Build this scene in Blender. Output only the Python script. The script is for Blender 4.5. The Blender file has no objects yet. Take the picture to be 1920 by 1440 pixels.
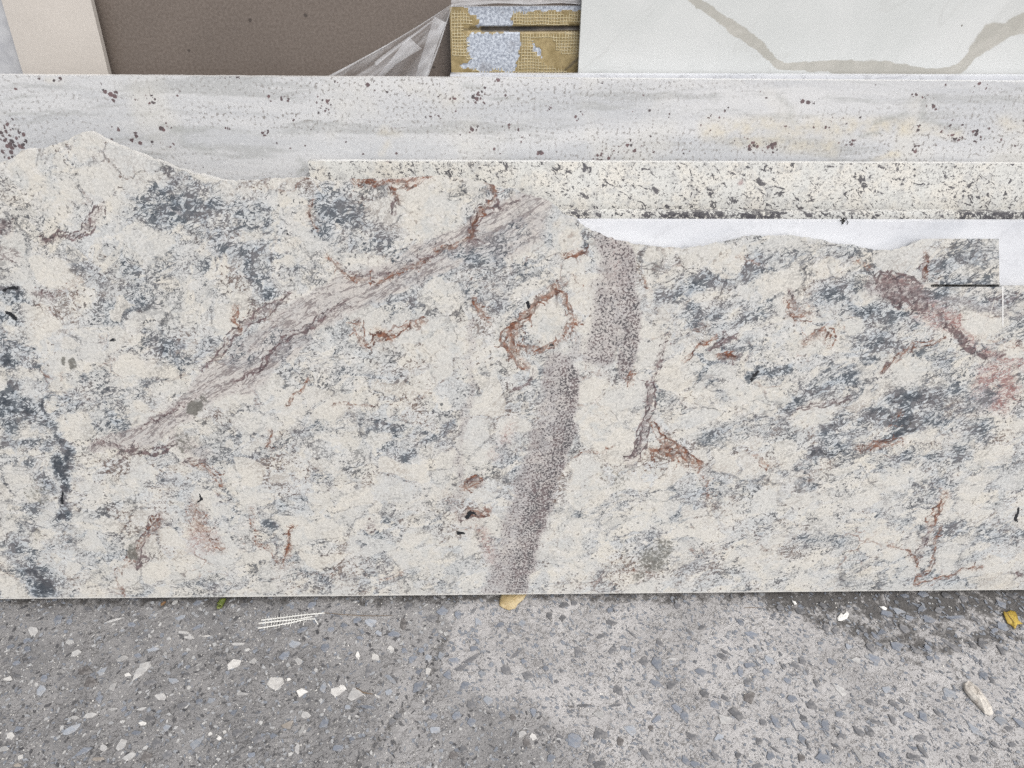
import bpy, math, random
import numpy as np
from mathutils import Vector, Matrix
scene = bpy.context.scene
C = scene.collection
rng = random.Random(7)
NR = np.random.RandomState(11)
R = math.radians

# ------------------------------------------------------------------ camera
THETA = R(12.0)            # lean of the slabs
PITCH = R(42.0)            # camera looks down by this much
YAW = R(1.9)
ROLL = R(1.15)
FPX = 1400.0               # focal length in pixels of a 1920 px wide picture
SD = 1.2                   # metres along the axis to the front slab
VA = 0.4665                # height up the slab hit by the axis
TH = 0.02                  # slab thickness
Z0 = 0.020 + TH*math.sin(THETA)   # slabs stand on thin battens, on their rear lower edge
st, ct = math.sin(THETA), math.cos(THETA)
F = np.array([math.sin(YAW)*math.cos(PITCH), math.cos(YAW)*math.cos(PITCH), -math.sin(PITCH)])
Rt = np.array([math.cos(YAW), -math.sin(YAW), 0.0])
Up = np.cross(Rt, F)
cr, sr = math.cos(ROLL), math.sin(ROLL)
Rt, Up = Rt*cr + Up*sr, Up*cr - Rt*sr
CAM = np.array([0.0, VA*st, Z0 + VA*ct]) - SD*F
cam = bpy.data.objects.new('camera', bpy.data.cameras.new('camera'))
C.objects.link(cam)
M = Matrix.Identity(4)
for i in range(3):
    M[i][0], M[i][1], M[i][2], M[i][3] = Rt[i], Up[i], -F[i], CAM[i]
cam.matrix_world = M
cam.data.sensor_width = 36.0
cam.data.lens = 36.0*FPX/1920
cam.data.clip_start = 0.01
cam.data.clip_end = 500
scene.camera = cam

# ------------------------------------------------------------------ sky, sun, exposure
SUN_EL, SUN_AZ = R(58), R(150)     # azimuth clockwise from +Y
world = bpy.data.worlds.new('World'); scene.world = world
world.use_nodes = True
wn = world.node_tree; wn.nodes.clear()
sky = wn.nodes.new('ShaderNodeTexSky'); sky.sky_type = 'NISHITA'
sky.sun_disc = False
sky.sun_elevation = SUN_EL; sky.sun_rotation = SUN_AZ
sky.air_density = 1.0; sky.dust_density = 6.0; sky.ozone_density = 0.6
hs = wn.nodes.new('ShaderNodeHueSaturation'); hs.inputs['Saturation'].default_value = 0.29   # cloud cover
bg = wn.nodes.new('ShaderNodeBackground'); bg.inputs['Strength'].default_value = 0.13
wo = wn.nodes.new('ShaderNodeOutputWorld')
wn.links.new(sky.outputs[0], hs.inputs['Color']); wn.links.new(hs.outputs[0], bg.inputs['Color'])
wn.links.new(bg.outputs[0], wo.inputs['Surface'])
sl = bpy.data.lights.new('sun', 'SUN'); sl.energy = 1.1; sl.angle = R(35); sl.color = (1.0, 0.97, 0.93)
sun = bpy.data.objects.new('sun', sl); C.objects.link(sun)
sdir = Vector((math.sin(SUN_AZ)*math.cos(SUN_EL), math.cos(SUN_AZ)*math.cos(SUN_EL), math.sin(SUN_EL)))
sun.rotation_euler = sdir.to_track_quat('Z', 'Y').to_euler()
scene.view_settings.view_transform = 'Standard'
scene.view_settings.look = 'None'
scene.view_settings.exposure = 0.13
scene.view_settings.gamma = 1.0
scene.cycles.max_bounces = 5; scene.cycles.diffuse_bounces = 2; scene.cycles.glossy_bounces = 2; scene.cycles.transparent_max_bounces = 12
scene.cycles.use_denoising = False          # keeps the grain of the stone

# ------------------------------------------------------------------ picture <-> place
def ray(px, py):
    px = np.asarray(px, float); py = np.asarray(py, float)
    return (F[None, :] + ((px - 960)/FPX)[:, None]*Rt[None, :] + ((720 - py)/FPX)[:, None]*Up[None, :])
NB = np.array([0.0, ct, -st])              # back normal of the leaning slabs
def plane_uv(px, py, off):
    """pixel -> (u, v) on the plane 'off' metres behind the front slab's face"""
    d = ray(np.atleast_1d(px), np.atleast_1d(py))
    o = np.array([0.0, 0.0, Z0]) + off*NB
    t = ((o - CAM) @ NB)/(d @ NB)
    P = CAM + d*t[:, None] - o
    return P[:, 0], P[:, 1]*st + P[:, 2]*ct
def ground_xy(px, py, z=0.0):
    d = ray(np.atleast_1d(px), np.atleast_1d(py))
    t = (z - CAM[2])/d[:, 2]
    P = CAM + d*t[:, None]
    return P[:, 0], P[:, 1]
def project(P):
    Q = P - CAM
    dep = np.maximum(Q @ F, 0.05)
    return 960 + FPX*(Q @ Rt)/dep, 720 - FPX*(Q @ Up)/dep
def slab_matrix(off):
    o = np.array([0.0, 0.0, Z0]) + off*NB
    m = Matrix(((1, 0, 0, o[0]), (0, ct, st, o[1]), (0, -st, ct, o[2]), (0, 0, 0, 1)))
    return m                                # local x = u, y = back, z = v
def slab_world(u, v, off):
    o = np.array([0.0, 0.0, Z0]) + off*NB
    return np.stack([o[0] + u, o[1] + v*st, o[2] + v*ct], -1)

# ------------------------------------------------------------------ numpy noise and painting of mineral masks
def _hash(ix, iy, seed):
    h = (ix.astype(np.int64)*374761393 + iy.astype(np.int64)*668265263 + seed*1274126177) & 0xffffffff
    h = ((h ^ (h >> 13))*1274126177) & 0xffffffff
    return ((h ^ (h >> 16)) & 0xffff)/65535.0
def vnoise(x, y, seed=0):
    ix, iy = np.floor(x), np.floor(y)
    fx, fy = x - ix, y - iy
    fx = fx*fx*(3 - 2*fx); fy = fy*fy*(3 - 2*fy)
    a = _hash(ix, iy, seed); b = _hash(ix+1, iy, seed); c = _hash(ix, iy+1, seed); d = _hash(ix+1, iy+1, seed)
    return (a*(1-fx) + b*fx)*(1-fy) + (c*(1-fx) + d*fx)*fy
def fbm(x, y, seed=0, octv=4):
    s = np.zeros_like(x); a = 0.5; n = 0
    for k in range(octv):
        an = 0.63 + 1.1*k; c, d = math.cos(an)*2**k, math.sin(an)*2**k
        s += a*vnoise(x*c + y*d, y*c - x*d, seed+k*17); n += a; a *= 0.55
    return s/n
def stroke(acc, X, Y, pts, w, s, soft=1.0):
    """paint a stroke of half width w (may be a list) and strength s into acc"""
    pts = [tuple(p) for p in pts]
    if len(pts) == 1: pts = pts*2
    ws = w if isinstance(w, (list, tuple)) else [w]*len(pts)
    wm = max(ws)*1.15
    xs = [p[0] for p in pts]; ys = [p[1] for p in pts]
    sel = np.nonzero((X > min(xs)-wm) & (X < max(xs)+wm) & (Y > min(ys)-wm) & (Y < max(ys)+wm))[0]
    if not len(sel): return
    x, y = X[sel], Y[sel]
    best = np.zeros(len(sel))
    for (a, b, wa, wb) in zip(pts[:-1], pts[1:], ws[:-1], ws[1:]):
        dx, dy = b[0]-a[0], b[1]-a[1]; L = dx*dx + dy*dy
        t = np.clip(((x-a[0])*dx + (y-a[1])*dy)/L, 0, 1) if L > 0 else 0*x
        d = np.hypot(x-a[0]-t*dx, y-a[1]-t*dy)/(wa + (wb-wa)*t)
        best = np.maximum(best, np.clip((1.0-d)/soft, 0, 1))
    best = best*best*(3-2*best)
    acc[sel] = np.maximum(acc[sel], best*s)
def threads(acc, X, Y, pts, w, s, r):
    """a vein as a few wandering hair-thin strands with short side branches"""
    pts = [Vector((p[0], p[1], 0)) for p in pts]; path = []
    for i in range(len(pts)-1):
        p0, p1, p2, p3 = pts[max(i-1, 0)], pts[i], pts[i+1], pts[min(i+2, len(pts)-1)]
        n = max(2, int((p2-p1).length/7))
        for k in range(n):
            t = k/n
            path.append(0.5*((2*p1) + (p2-p0)*t + (2*p0-5*p1+4*p2-p3)*t*t + (3*p1-p0-3*p2+p3)*t*t*t))
    path.append(pts[-1])
    for k in range(2 if w < 8 else 3):
        off = r.uniform(-.5, .5)*w; line = []; ws = []; hw = r.uniform(1.9, 3.0)
        for i, p in enumerate(path):
            d = (path[min(i+1, len(path)-1)] - path[max(i-1, 0)]); d = d.normalized() if d.length else Vector((1, 0, 0))
            nrm = Vector((-d.y, d.x, 0)); off += r.gauss(0, 0.28)*w; off = max(-w, min(w, off))*0.93
            q = p + nrm*off; line.append((q.x, q.y)); ws.append(hw*r.uniform(0.55, 1.7))
            if r.random() < 0.22:
                a = d*r.uniform(-.5, 1) + nrm*r.choice((-1, 1)); a.normalize(); b1 = q + a*r.uniform(5, 10); b2 = b1 + a*r.uniform(3, 8) + d*r.uniform(-5, 5)
                stroke(acc, X, Y, [(q.x, q.y), (b1.x, b1.y), (b2.x, b2.y)], [2.2, 1.8, 1.4], s*0.85)
        if len(line) > 3 and k: a = r.randint(0, len(line)//3); line, ws = line[a:len(line)-r.randint(0, len(line)//3)], ws[a:]
        if len(line) > 1: stroke(acc, X, Y, line, ws[:len(line)], s*r.uniform(.8, 1.1))
def blob(acc, X, Y, cx, cy, rx, ry, s, ang=0.0, soft=0.6):
    c, n = math.cos(R(ang)), math.sin(R(ang))
    m = max(rx, ry)*1.1
    sel = np.nonzero((abs(X-cx) < m) & (abs(Y-cy) < m))[0]
    if not len(sel): return
    x, y = X[sel]-cx, Y[sel]-cy
    d = np.hypot((x*c + y*n)/rx, (-x*n + y*c)/ry)
    f = np.clip((1-d)/soft, 0, 1); f = f*f*(3-2*f)
    acc[sel] = np.maximum(acc[sel], f*s)
def inpoly(X, Y, poly):
    ins = np.zeros(X.shape, bool); n = len(poly)
    for i in range(n):
        (x1, y1), (x2, y2) = poly[i], poly[(i+1) % n]
        if y1 == y2: continue
        ins ^= ((y1 > Y) != (y2 > Y)) & (X < (x2-x1)*(Y-y1)/(y2-y1) + x1)
    return ins

# ------------------------------------------------------------------ material helper
class NT:
    def __init__(s, name):
        s.m = bpy.data.materials.new(name); s.m.use_nodes = True
        s.t = s.m.node_tree; s.t.nodes.clear()
        s.out = s.n('ShaderNodeOutputMaterial'); s.b = s.n('ShaderNodeBsdfPrincipled')
        s.l(s.b.outputs[0], s.out.inputs['Surface'])
        s.tc = s.n('ShaderNodeTexCoord'); s.P = s.tc.outputs['Object']
    def n(s, k): return s.t.nodes.new(k)
    def l(s, a, b): s.t.links.new(a, b)
    def put(s, sock, v):
        if isinstance(v, bpy.types.NodeSocket): s.l(v, sock)
        elif isinstance(v, (tuple, list)) and len(v) == 3 and sock.type == 'RGBA': sock.default_value = (*v, 1)
        else: sock.default_value = v
    def attr(s, name):
        a = s.n('ShaderNodeAttribute'); a.attribute_name = name; return a.outputs['Fac']
    def map(s, rot=(0,0,0), scale=(1,1,1), loc=(0,0,0), vec=None):
        if any(rot):                                  # turn first, then stretch along the turned axes
            k = s.n('ShaderNodeMapping'); s.l(vec or s.P, k.inputs[0]); k.inputs['Rotation'].default_value = rot
            vec = k.outputs[0]
        m = s.n('ShaderNodeMapping'); s.l(vec or s.P, m.inputs[0])
        m.inputs['Location'].default_value = loc; m.inputs['Scale'].default_value = scale
        return m.outputs[0]
    def noise(s, scale, detail=3, rough=0.55, dist=0.0, vec=None, color=False):
        k = s.n('ShaderNodeTexNoise'); s.l(vec or s.P, k.inputs['Vector'])
        k.inputs['Scale'].default_value = scale; k.inputs['Detail'].default_value = detail
        k.inputs['Roughness'].default_value = rough; k.inputs['Distortion'].default_value = dist
        return k.outputs['Color' if color else 'Fac']
    def vor(s, scale, feat='F1', out='Distance', vec=None, rand=1.0):
        k = s.n('ShaderNodeTexVoronoi'); s.l(vec or s.P, k.inputs['Vector'])
        k.feature = feat; k.inputs['Scale'].default_value = scale; k.inputs['Randomness'].default_value = rand
        return k.outputs[out]
    def math(s, op, a, b=0.0, clamp=False):
        k = s.n('ShaderNodeMath'); k.operation = op; k.use_clamp = clamp
        s.put(k.inputs[0], a); s.put(k.inputs[1], b); return k.outputs[0]
    def mul(s, a, b): return s.math('MULTIPLY', a, b)
    def add(s, a, b): return s.math('ADD', a, b)
    def sub(s, a, b): return s.math('SUBTRACT', a, b)
    def mx(s, a, b): return s.math('MAXIMUM', a, b)
    def step(s, x, lo, hi):
        k = s.n('ShaderNodeMapRange'); k.interpolation_type = 'SMOOTHSTEP'
        s.put(k.inputs['Value'], x); s.put(k.inputs['From Min'], lo); s.put(k.inputs['From Max'], hi)
        return k.outputs['Result']
    def lin(s, x, a, b, c, d):
        k = s.n('ShaderNodeMapRange'); k.clamp = True
        for nm, v in zip(('Value', 'From Min', 'From Max', 'To Min', 'To Max'), (x, a, b, c, d)): s.put(k.inputs[nm], v)
        return k.outputs['Result']
    def mix(s, f, a, b):
        k = s.n('ShaderNodeMix'); k.data_type = 'RGBA'; s.put(k.inputs[0], f)
        s.put(k.inputs[6], a); s.put(k.inputs[7], b); return k.outputs[2]
    def scale(s, col, f):
        k = s.n('ShaderNodeMix'); k.data_type = 'RGBA'; k.blend_type = 'MULTIPLY'; k.inputs[0].default_value = 1
        s.put(k.inputs[6], col)
        c = s.n('ShaderNodeCombineColor')
        for i in range(3): s.put(c.inputs[i], f)
        s.l(c.outputs[0], k.inputs[7]); return k.outputs[2]
    def warp(s, amp, scale, vec=None):
        nz = s.noise(scale, 3, 0.55, 0, vec, True)
        a = s.n('ShaderNodeVectorMath'); a.operation = 'SUBTRACT'; s.l(nz, a.inputs[0]); a.inputs[1].default_value = (.5, .5, .5)
        b = s.n('ShaderNodeVectorMath'); b.operation = 'SCALE'; s.l(a.outputs[0], b.inputs[0]); b.inputs['Scale'].default_value = amp
        c = s.n('ShaderNodeVectorMath'); c.operation = 'ADD'; s.l(b.outputs[0], c.inputs[0]); s.l(vec or s.P, c.inputs[1])
        return c.outputs[0]
    def rand(s):
        k = s.n('ShaderNodeObjectInfo'); return k.outputs['Random']
    def finish(s, col, rough=0.4, bump=None, bs=0.1, bd=0.001, spec=0.5):
        s.put(s.b.inputs['Base Color'], col); s.put(s.b.inputs['Roughness'], rough)
        s.b.inputs['Specular IOR Level'].default_value = spec
        if bump is not None:
            k = s.n('ShaderNodeBump'); k.inputs['Strength'].default_value = bs; k.inputs['Distance'].default_value = bd
            s.l(bump, k.inputs['Height']); s.l(k.outputs[0], s.b.inputs['Normal'])
        return s.m

# ------------------------------------------------------------------ object helpers
def tag(o, label=None, cat=None, group=None, kind=None):
    if label: o['label'] = label
    if cat: o['category'] = cat
    if group: o['group'] = group
    if kind or cat: o['kind'] = kind or 'thing'
    return o
def link_mesh(name, verts, faces, mat, parent=None, smooth=False, attrs=None):
    me = bpy.data.meshes.new(name)
    me.from_pydata([tuple(v) for v in verts], [], faces)
    if mat: me.materials.append(mat)
    if attrs:
        for k, a in attrs.items():
            me.attributes.new(k, 'FLOAT', 'POINT').data.foreach_set('value', np.asarray(a, np.float32))
    if smooth: me.polygons.foreach_set('use_smooth', [True]*len(me.polygons))
    me.update()
    o = bpy.data.objects.new(name, me); C.objects.link(o)
    if parent: o.parent = parent
    return o
def fast_mesh(name, verts, quads, mat, attrs=None, smooth_upto=0):
    me = bpy.data.meshes.new(name)
    nv, nq = len(verts), len(quads)
    me.vertices.add(nv); me.vertices.foreach_set('co', np.asarray(verts, np.float32).ravel())
    me.loops.add(nq*4); me.loops.foreach_set('vertex_index', np.asarray(quads, np.int32).ravel())
    me.polygons.add(nq); me.polygons.foreach_set('loop_start', np.arange(0, nq*4, 4, dtype=np.int32))
    me.update(calc_edges=True)
    if mat: me.materials.append(mat)
    for k, a in (attrs or {}).items():
        me.attributes.new(k, 'FLOAT', 'POINT').data.foreach_set('value', np.asarray(a, np.float32))
    me.validate()
    return me
def grid_slab(name, off, us, tops, nrows, thick, mat, paint=None, slot=None, rough_edge=0.0, relief=None):
    """a slab standing on its edge: dense front face (for mineral masks), rough or sawn sides, plain back"""
    nc = len(us); nrw = nrows+1
    t = np.linspace(0, 1, nrw)
    U = np.repeat(us[:, None], nrw, 1); Vv = tops[:, None]*t[None, :]
    keep = np.ones((nc-1, nrows), bool)
    if slot:
        c0, c1, vlo, vhi = slot
        j = int(round(vlo/tops[c0]*nrows))
        for c in range(c0, c1+1):
            tp = max(tops[c], vhi + 0.0004); tops[c] = tp
            Vv[c, :j+1] = np.linspace(0, vlo, j+1); Vv[c, j+1:] = np.linspace(vhi, tp, nrw-j-1)
        Vv[c0, j] = Vv[c0, j+1] = 0.5*(vlo+vhi)
        keep[c0:c1, j] = False
    front = np.stack([U.ravel(), np.zeros(U.size), Vv.ravel()], -1)
    idx = np.arange(nc*nrw).reshape(nc, nrw)
    q = np.stack([idx[:-1, :-1], idx[1:, :-1], idx[1:, 1:], idx[:-1, 1:]], -1)[keep]
    # boundary edges
    e = np.concatenate([q[:, [0, 1]], q[:, [1, 2]], q[:, [2, 3]], q[:, [3, 0]]])
    key = np.sort(e, 1); code = key[:, 0].astype(np.int64)*(nc*nrw) + key[:, 1]
    uq, first, cnt = np.unique(code, return_index=True, return_counts=True)
    be = e[first[cnt == 1]]
    bv = np.unique(be); remap = -np.ones(nc*nrw, int); remap[bv] = np.arange(len(bv))
    n0 = len(front)
    dropf = lambda x: thick*np.interp(x, [-1.1, -0.55, -0.2, 0.1, 0.4], [0.20, 0.16, 0.30, 0.42, 0.5])*(0.30+1.4*fbm(x*26, x*0, 40, 4))
    rings = []
    for k, f in enumerate((0.0, 0.06, 0.5, 1.0)):
        r = front[bv].copy(); r[:, 1] = f*thick
        if rough_edge and 0 < k:
            onb = r[:, 2] > 0.02
            jit = (fbm(r[:, 0]*60+k*9, r[:, 2]*60, 5+k, 3)-0.5)*2*rough_edge*(0.4 if k == 1 else 1)
            drop = np.where(r[:, 0] < 1.0, f*dropf(r[:, 0]), 0)
            r[:, 2] += np.where(onb, jit - drop - (0.0005 if k == 1 else 0), 0)
        rings.append(r)
    sides = []
    for k in range(3):
        a, b = n0 + k*len(bv), n0 + (k+1)*len(bv)
        sides.append(np.stack([remap[be[:, 1]]+a, remap[be[:, 0]]+a, remap[be[:, 0]]+b, remap[be[:, 1]]+b], -1))
    nb0 = n0 + 4*len(bv)
    back = np.concatenate([np.stack([us, np.full(nc, thick), 0*us], -1), np.stack([us, np.full(nc, thick), tops - (np.where(us < 1.0, dropf(us), 0) + 0.001 if rough_edge else 0)], -1)])
    i = np.arange(nc-1)
    bq = np.stack([nb0+i+1, nb0+i, nb0+nc+i, nb0+nc+i+1], -1)
    verts = np.concatenate([front]+rings+[back])
    quads = np.concatenate([q]+sides+[bq])
    attrs = {}
    if paint:
        X, Y = project(slab_world(front[:, 0], front[:, 2], off))
        rest = len(verts)-n0
        for k, a in paint(X, Y, front[:, 0], front[:, 2]).items():
            side = a[bv]; attrs[k] = np.concatenate([a, side, side*0.6, side*0.3, side*0.3, np.zeros(2*nc)])
    rim = np.zeros(len(verts)); rim[n0+len(bv):] = 1.0
    rim[:n0] = np.where(front[:, 2] < 0.0021, 0.85, 0.0)
    if slot: rim[n0+len(bv):n0+4*len(bv)] = np.tile(1.0-((front[bv, 0] > us[c0]-0.003) & (front[bv, 2] > vlo-0.004) & (front[bv, 2] < vhi+0.004)), 3)
    attrs['rim'] = rim
    if relief is not None:
        X, Y = project(slab_world(front[:, 0], front[:, 2], off))
        verts[:n0, 1] += relief(X, Y, front[:, 0], front[:, 2])
    me = fast_mesh(name, verts, quads, mat, attrs)
    o = bpy.data.objects.new(name, me); C.objects.link(o)
    o.matrix_world = slab_matrix(off)
    return o
def even(u0, u1, step): return np.linspace(u0, u1, int(round((u1-u0)/step))+1)
def top_line(pts, off):
    """photo outline of an upper edge -> u and v along it"""
    u, v = plane_uv([p[0] for p in pts], [p[1] for p in pts], off); return u, v
def tube(path, r, seg=6, taper=None):
    path = [Vector(p) for p in path]; V = []; Fc = []
    for i, p in enumerate(path):
        d = (path[min(i+1, len(path)-1)] - path[max(i-1, 0)]).normalized()
        a = d.cross(Vector((0, 0, 1)));  a = a.normalized() if a.length > 1e-4 else Vector((1, 0, 0))
        b = d.cross(a).normalized(); rr = r*(taper[i] if taper else 1)
        for k in range(seg):
            an = 2*math.pi*k/seg; V.append(p + a*math.cos(an)*rr + b*math.sin(an)*rr)
    for i in range(len(path)-1):
        for k in range(seg):
            Fc.append((i*seg+k, i*seg+(k+1) % seg, (i+1)*seg+(k+1) % seg, (i+1)*seg+k))
    Fc.append(tuple(range(seg))[::-1]); Fc.append(tuple((len(path)-1)*seg+k for k in range(seg)))
    return V, Fc

# ------------------------------------------------------------------ stone materials
def fil(s, d, scale, vec=None, k=0.16, soft=0.03, det=5, rough=0.62, dist=0.4):
    """branching filaments: the denser d, the thicker and more joined they are"""
    ridge = s.math('ABSOLUTE', s.sub(s.noise(scale, det, rough, dist, vec), 0.5))
    nz = s.lin(s.noise(scale*0.43, 3, 0.6), 0.3, 0.7, 0.15, 1.25)
    w = s.sub(s.mul(s.mul(d, nz), k), ridge)
    return s.mul(s.step(w, -soft*0.3, soft), s.step(d, 0.01, 0.12))
def mat_front_granite():
    s = NT('cream granite with blue mica')
    blue, purp, rust, black = s.attr('blue'), s.attr('purple'), s.attr('rust'), s.attr('black')
    cream, band, olive, pink, maroon, rim = s.attr('cream'), s.attr('band'), s.attr('olive'), s.attr('pink'), s.attr('maroon'), s.attr('rim')
    flow = s.map(rot=(0, R(27), 0), scale=(0.55, 1, 1), vec=s.warp(0.03, 9))
    flow2 = s.map(rot=(0, R(33), 0), scale=(0.14, 1, 1), vec=s.warp(0.02, 14))
    low = s.noise(6, 5, 0.65)
        # quartz and feldspar ground
    col = s.mix(s.step(low, 0.40, 0.60), (0.67, 0.685, 0.685), (0.705, 0.695, 0.665))
    blob1 = s.noise(26, 6, 0.66, 0.8, s.map(rot=(0, R(27), 0), scale=(0.62, 1, 1)))
    cream = s.math('MULTIPLY', cream, s.lin(s.noise(34, 5, 0.68), 0.36, 0.52, 0.35, 1.0))
    clean = s.mul(s.sub(1.0, s.mul(s.step(cream, 0.12, 0.6), 0.80)), s.sub(1.0, s.mul(s.step(blob1, 0.54, 0.57), s.sub(0.68, s.mul(blue, 0.5)))))
    col = s.mix(s.mul(s.step(blob1, 0.54, 0.57), 0.7), col, (0.74, 0.715, 0.655))
    col = s.mix(s.mul(s.step(blob1, 0.45, 0.40), s.mul(0.6, clean)), col, (0.61, 0.64, 0.655))
    cells = s.vor(38, 'F1', 'Color', s.warp(0.03, 30))
    sep = s.n('ShaderNodeSeparateColor'); s.l(cells, sep.inputs[0])
    col = s.mix(s.mul(s.step(sep.outputs[0], 0.62, 0.85), 0.5), col, (0.74, 0.70, 0.615))
    col = s.mix(s.mul(s.step(sep.outputs[1], 0.72, 0.95), 0.5), col, (0.57, 0.575, 0.56))
    cleav = s.noise(120, 3, 0.6, 0.2, s.map(rot=(0, R(-38), 0), scale=(0.10, 1, 1), vec=s.warp(0.05, 12)))
    cr_in = s.mix(s.step(s.noise(36, 5, 0.66, 0.5), 0.38, 0.60), (0.605, 0.615, 0.60), (0.72, 0.69, 0.625))
    cr_in = s.mix(s.mul(s.step(cleav, 0.52, 0.66), 0.55), cr_in, (0.80, 0.785, 0.75))
    cr_in = s.mix(s.mul(s.step(cleav, 0.46, 0.36), 0.35), cr_in, (0.56, 0.55, 0.52))
    col = s.mix(s.mul(s.step(cream, 0.1, 0.6), 0.8), col, cr_in)
    med = s.noise(70, 5, 0.7, 0.5)
    col = s.mix(s.mul(s.step(med, 0.53, 0.64), s.mul(0.40, clean)), col, (0.47, 0.485, 0.49))
    col = s.mix(s.mul(s.step(med, 0.46, 0.36), 0.6), col, (0.80, 0.79, 0.765))
    # brown grey threads and flecks everywhere, thinner over the clean feldspar
    zone = s.step(s.noise(8, 5, 0.7), 0.43, 0.66)
    gth = fil(s, s.mul(s.add(0.09, s.mul(zone, 0.42)), clean), 60, flow, 0.11, 0.014, 4)
    gth2 = fil(s, s.mul(s.add(0.16, s.mul(s.step(s.noise(13, 4, 0.7), 0.45, 0.7), 0.45)), clean), 110, None, 0.11, 0.016, 3)
    warmz = s.step(s.noise(9, 3), 0.45, 0.6)
    tc = s.mix(warmz, (0.06, 0.066, 0.08), (0.14, 0.09, 0.072))
    col = s.mix(s.mul(s.mx(s.mul(gth, 0.8), s.mul(gth2, 0.55)), 1.0), col, tc)
    sp0 = s.noise(190, 2, 0.5, 0.6)
    col = s.mix(s.mul(s.step(s.sub(sp0, s.lin(zone, 0, 1, 0.635, 0.565)), 0, 0.025), s.mul(0.8, s.lin(cream, 0, 1, 1, 0.45))), col, tc)
    pw = s.map(rot=(0, R(27), 0), scale=(0.72, 1, 1), vec=s.warp(0.07, 15))
    ed = s.vor(21, 'DISTANCE_TO_EDGE', 'Distance', pw)
    pc = s.n('ShaderNodeSeparateColor'); s.l(s.vor(21, 'F1', 'Color', pw), pc.inputs[0])
    pebble = s.mul(s.step(pc.outputs[0], 0.50, 0.52), s.step(s.add(ed, s.mul(s.sub(s.noise(80, 4, 0.65), 0.5), 0.12)), 0.05, 0.085))
    pebble = s.mul(pebble, s.sub(1.0, s.mul(blue, 0.75)))
    col = s.mix(s.mul(pebble, 0.62), col, s.mix(pc.outputs[1], (0.66, 0.665, 0.65), (0.745, 0.715, 0.65)))
    seam = s.mul(s.step(s.add(ed, s.mul(s.sub(s.noise(150, 4, 0.7), 0.5), 0.11)), s.lin(s.noise(20, 3), 0.35, 0.65, 0.012, 0.050), 0.004), s.step(s.noise(13, 5, 0.7), 0.47, 0.63))
    rusty = s.step(s.noise(5, 4, 0.6), 0.52, 0.60)
    col = s.mix(s.mul(seam, 0.68), col, s.mix(rusty, (0.11, 0.11, 0.12), (0.22, 0.105, 0.07)))
    clean = s.mul(clean, s.sub(1.0, s.mul(pebble, 0.7)))
    # lilac grey shear band
    bs = s.noise(100, 3, 0.6, 0.2, flow2)
    col = s.mix(s.mul(s.step(band, 0.05, 0.55), s.lin(bs, 0.35, 0.65, 0.55, 0.85)), col, s.mix(s.step(bs, 0.34, 0.66), (0.51, 0.485, 0.475), (0.65, 0.615, 0.585)))
    col = s.mix(s.mul(fil(s, s.mul(band, 0.42), 85, flow2, 0.10, 0.016, 3), 0.68), col, (0.18, 0.145, 0.15))
    col = s.mix(s.mul(s.mul(s.step(band, 0.1, 0.5), s.step(s.noise(210, 2.5, 0.6, 0.3, flow), 0.57, 0.63)), 0.6), col, (0.20, 0.18, 0.185))
    # pink stain
    pink = s.mul(pink, s.sub(1.0, s.mul(s.step(cream, 0.1, 0.5), 0.9)))
    col = s.mix(s.mul(pink, s.lin(s.noise(40, 4, 0.6), 0.35, 0.65, 0.1, 0.65)), col, (0.55, 0.41, 0.37))
    col = s.mix(s.mul(fil(s, s.mul(pink, 0.8), 140, flow, 0.12, 0.03), 0.75), col, (0.30, 0.13, 0.12))
    # blue mica: bluish ground, dark flecks strung along the foliation
    bn = s.noise(20, 5, 0.7, 0.3, flow)
    auto = s.mul(s.step(s.noise(9, 5, 0.68, 0.3, flow), 0.455, 0.63), 0.46)
    dens = s.mul(s.mx(s.mul(blue, s.lin(bn, 0.36, 0.62, 0.25, 1.25)), auto), clean)
    col = s.mix(s.mul(s.step(dens, 0.06, 0.9), 0.66), col, s.mix(s.step(s.noise(60, 5, 0.65), 0.42, 0.60), (0.41, 0.475, 0.545), (0.62, 0.665, 0.70)))
    f1 = fil(s, dens, 95, flow, 0.115, 0.02, 3, 0.6, 0.9)
    sp = s.noise(175, 3, 0.62, 0.8, s.map(rot=(0, R(27), 0), scale=(0.72, 1, 1)))
    m1 = s.step(s.sub(sp, s.lin(dens, 0.0, 1.15, 0.655, 0.50)), 0.0, 0.035)
    mm = s.mul(s.mx(s.mul(f1, 0.85), s.mul(m1, 0.95)), s.step(dens, 0.02, 0.2))
    ink = s.mix(s.step(s.noise(24, 3), 0.42, 0.60), (0.068, 0.084, 0.104), (0.14, 0.132, 0.142))
    col = s.mix(mm, col, ink)
    core = s.step(s.sub(s.add(s.mul(dens, 0.55), s.mul(s.noise(90, 5, 0.7, 0.3, flow), 0.9)), 1.0), 0.0, 0.12)
    col = s.mix(s.mul(core, 0.6), col, (0.036, 0.045, 0.060))
    # purple grey speckle band
    pn = s.noise(34, 6, 0.72, 0.4)
    pd = s.mul(s.step(s.add(purp, s.mul(s.sub(pn, 0.5), 1.2)), 0.08, 1.3), s.mul(s.step(purp, 0.0, 0.22), s.lin(s.noise(11, 4, 0.6), 0.36, 0.62, 0.8, 1.3)))
    col = s.mix(s.mul(s.step(pd, 0.05, 0.75), 0.72), col, s.mix(s.step(s.noise(70, 4), 0.4, 0.6), (0.42, 0.395, 0.395), (0.56, 0.53, 0.52)))
    ps = s.noise(275, 2.5, 0.62, 0.5)
    pm = s.mul(s.step(s.sub(ps, s.lin(pd, 0, 1.2, 0.66, 0.445)), 0.0, 0.04), s.step(pd, 0.03, 0.25))
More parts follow.
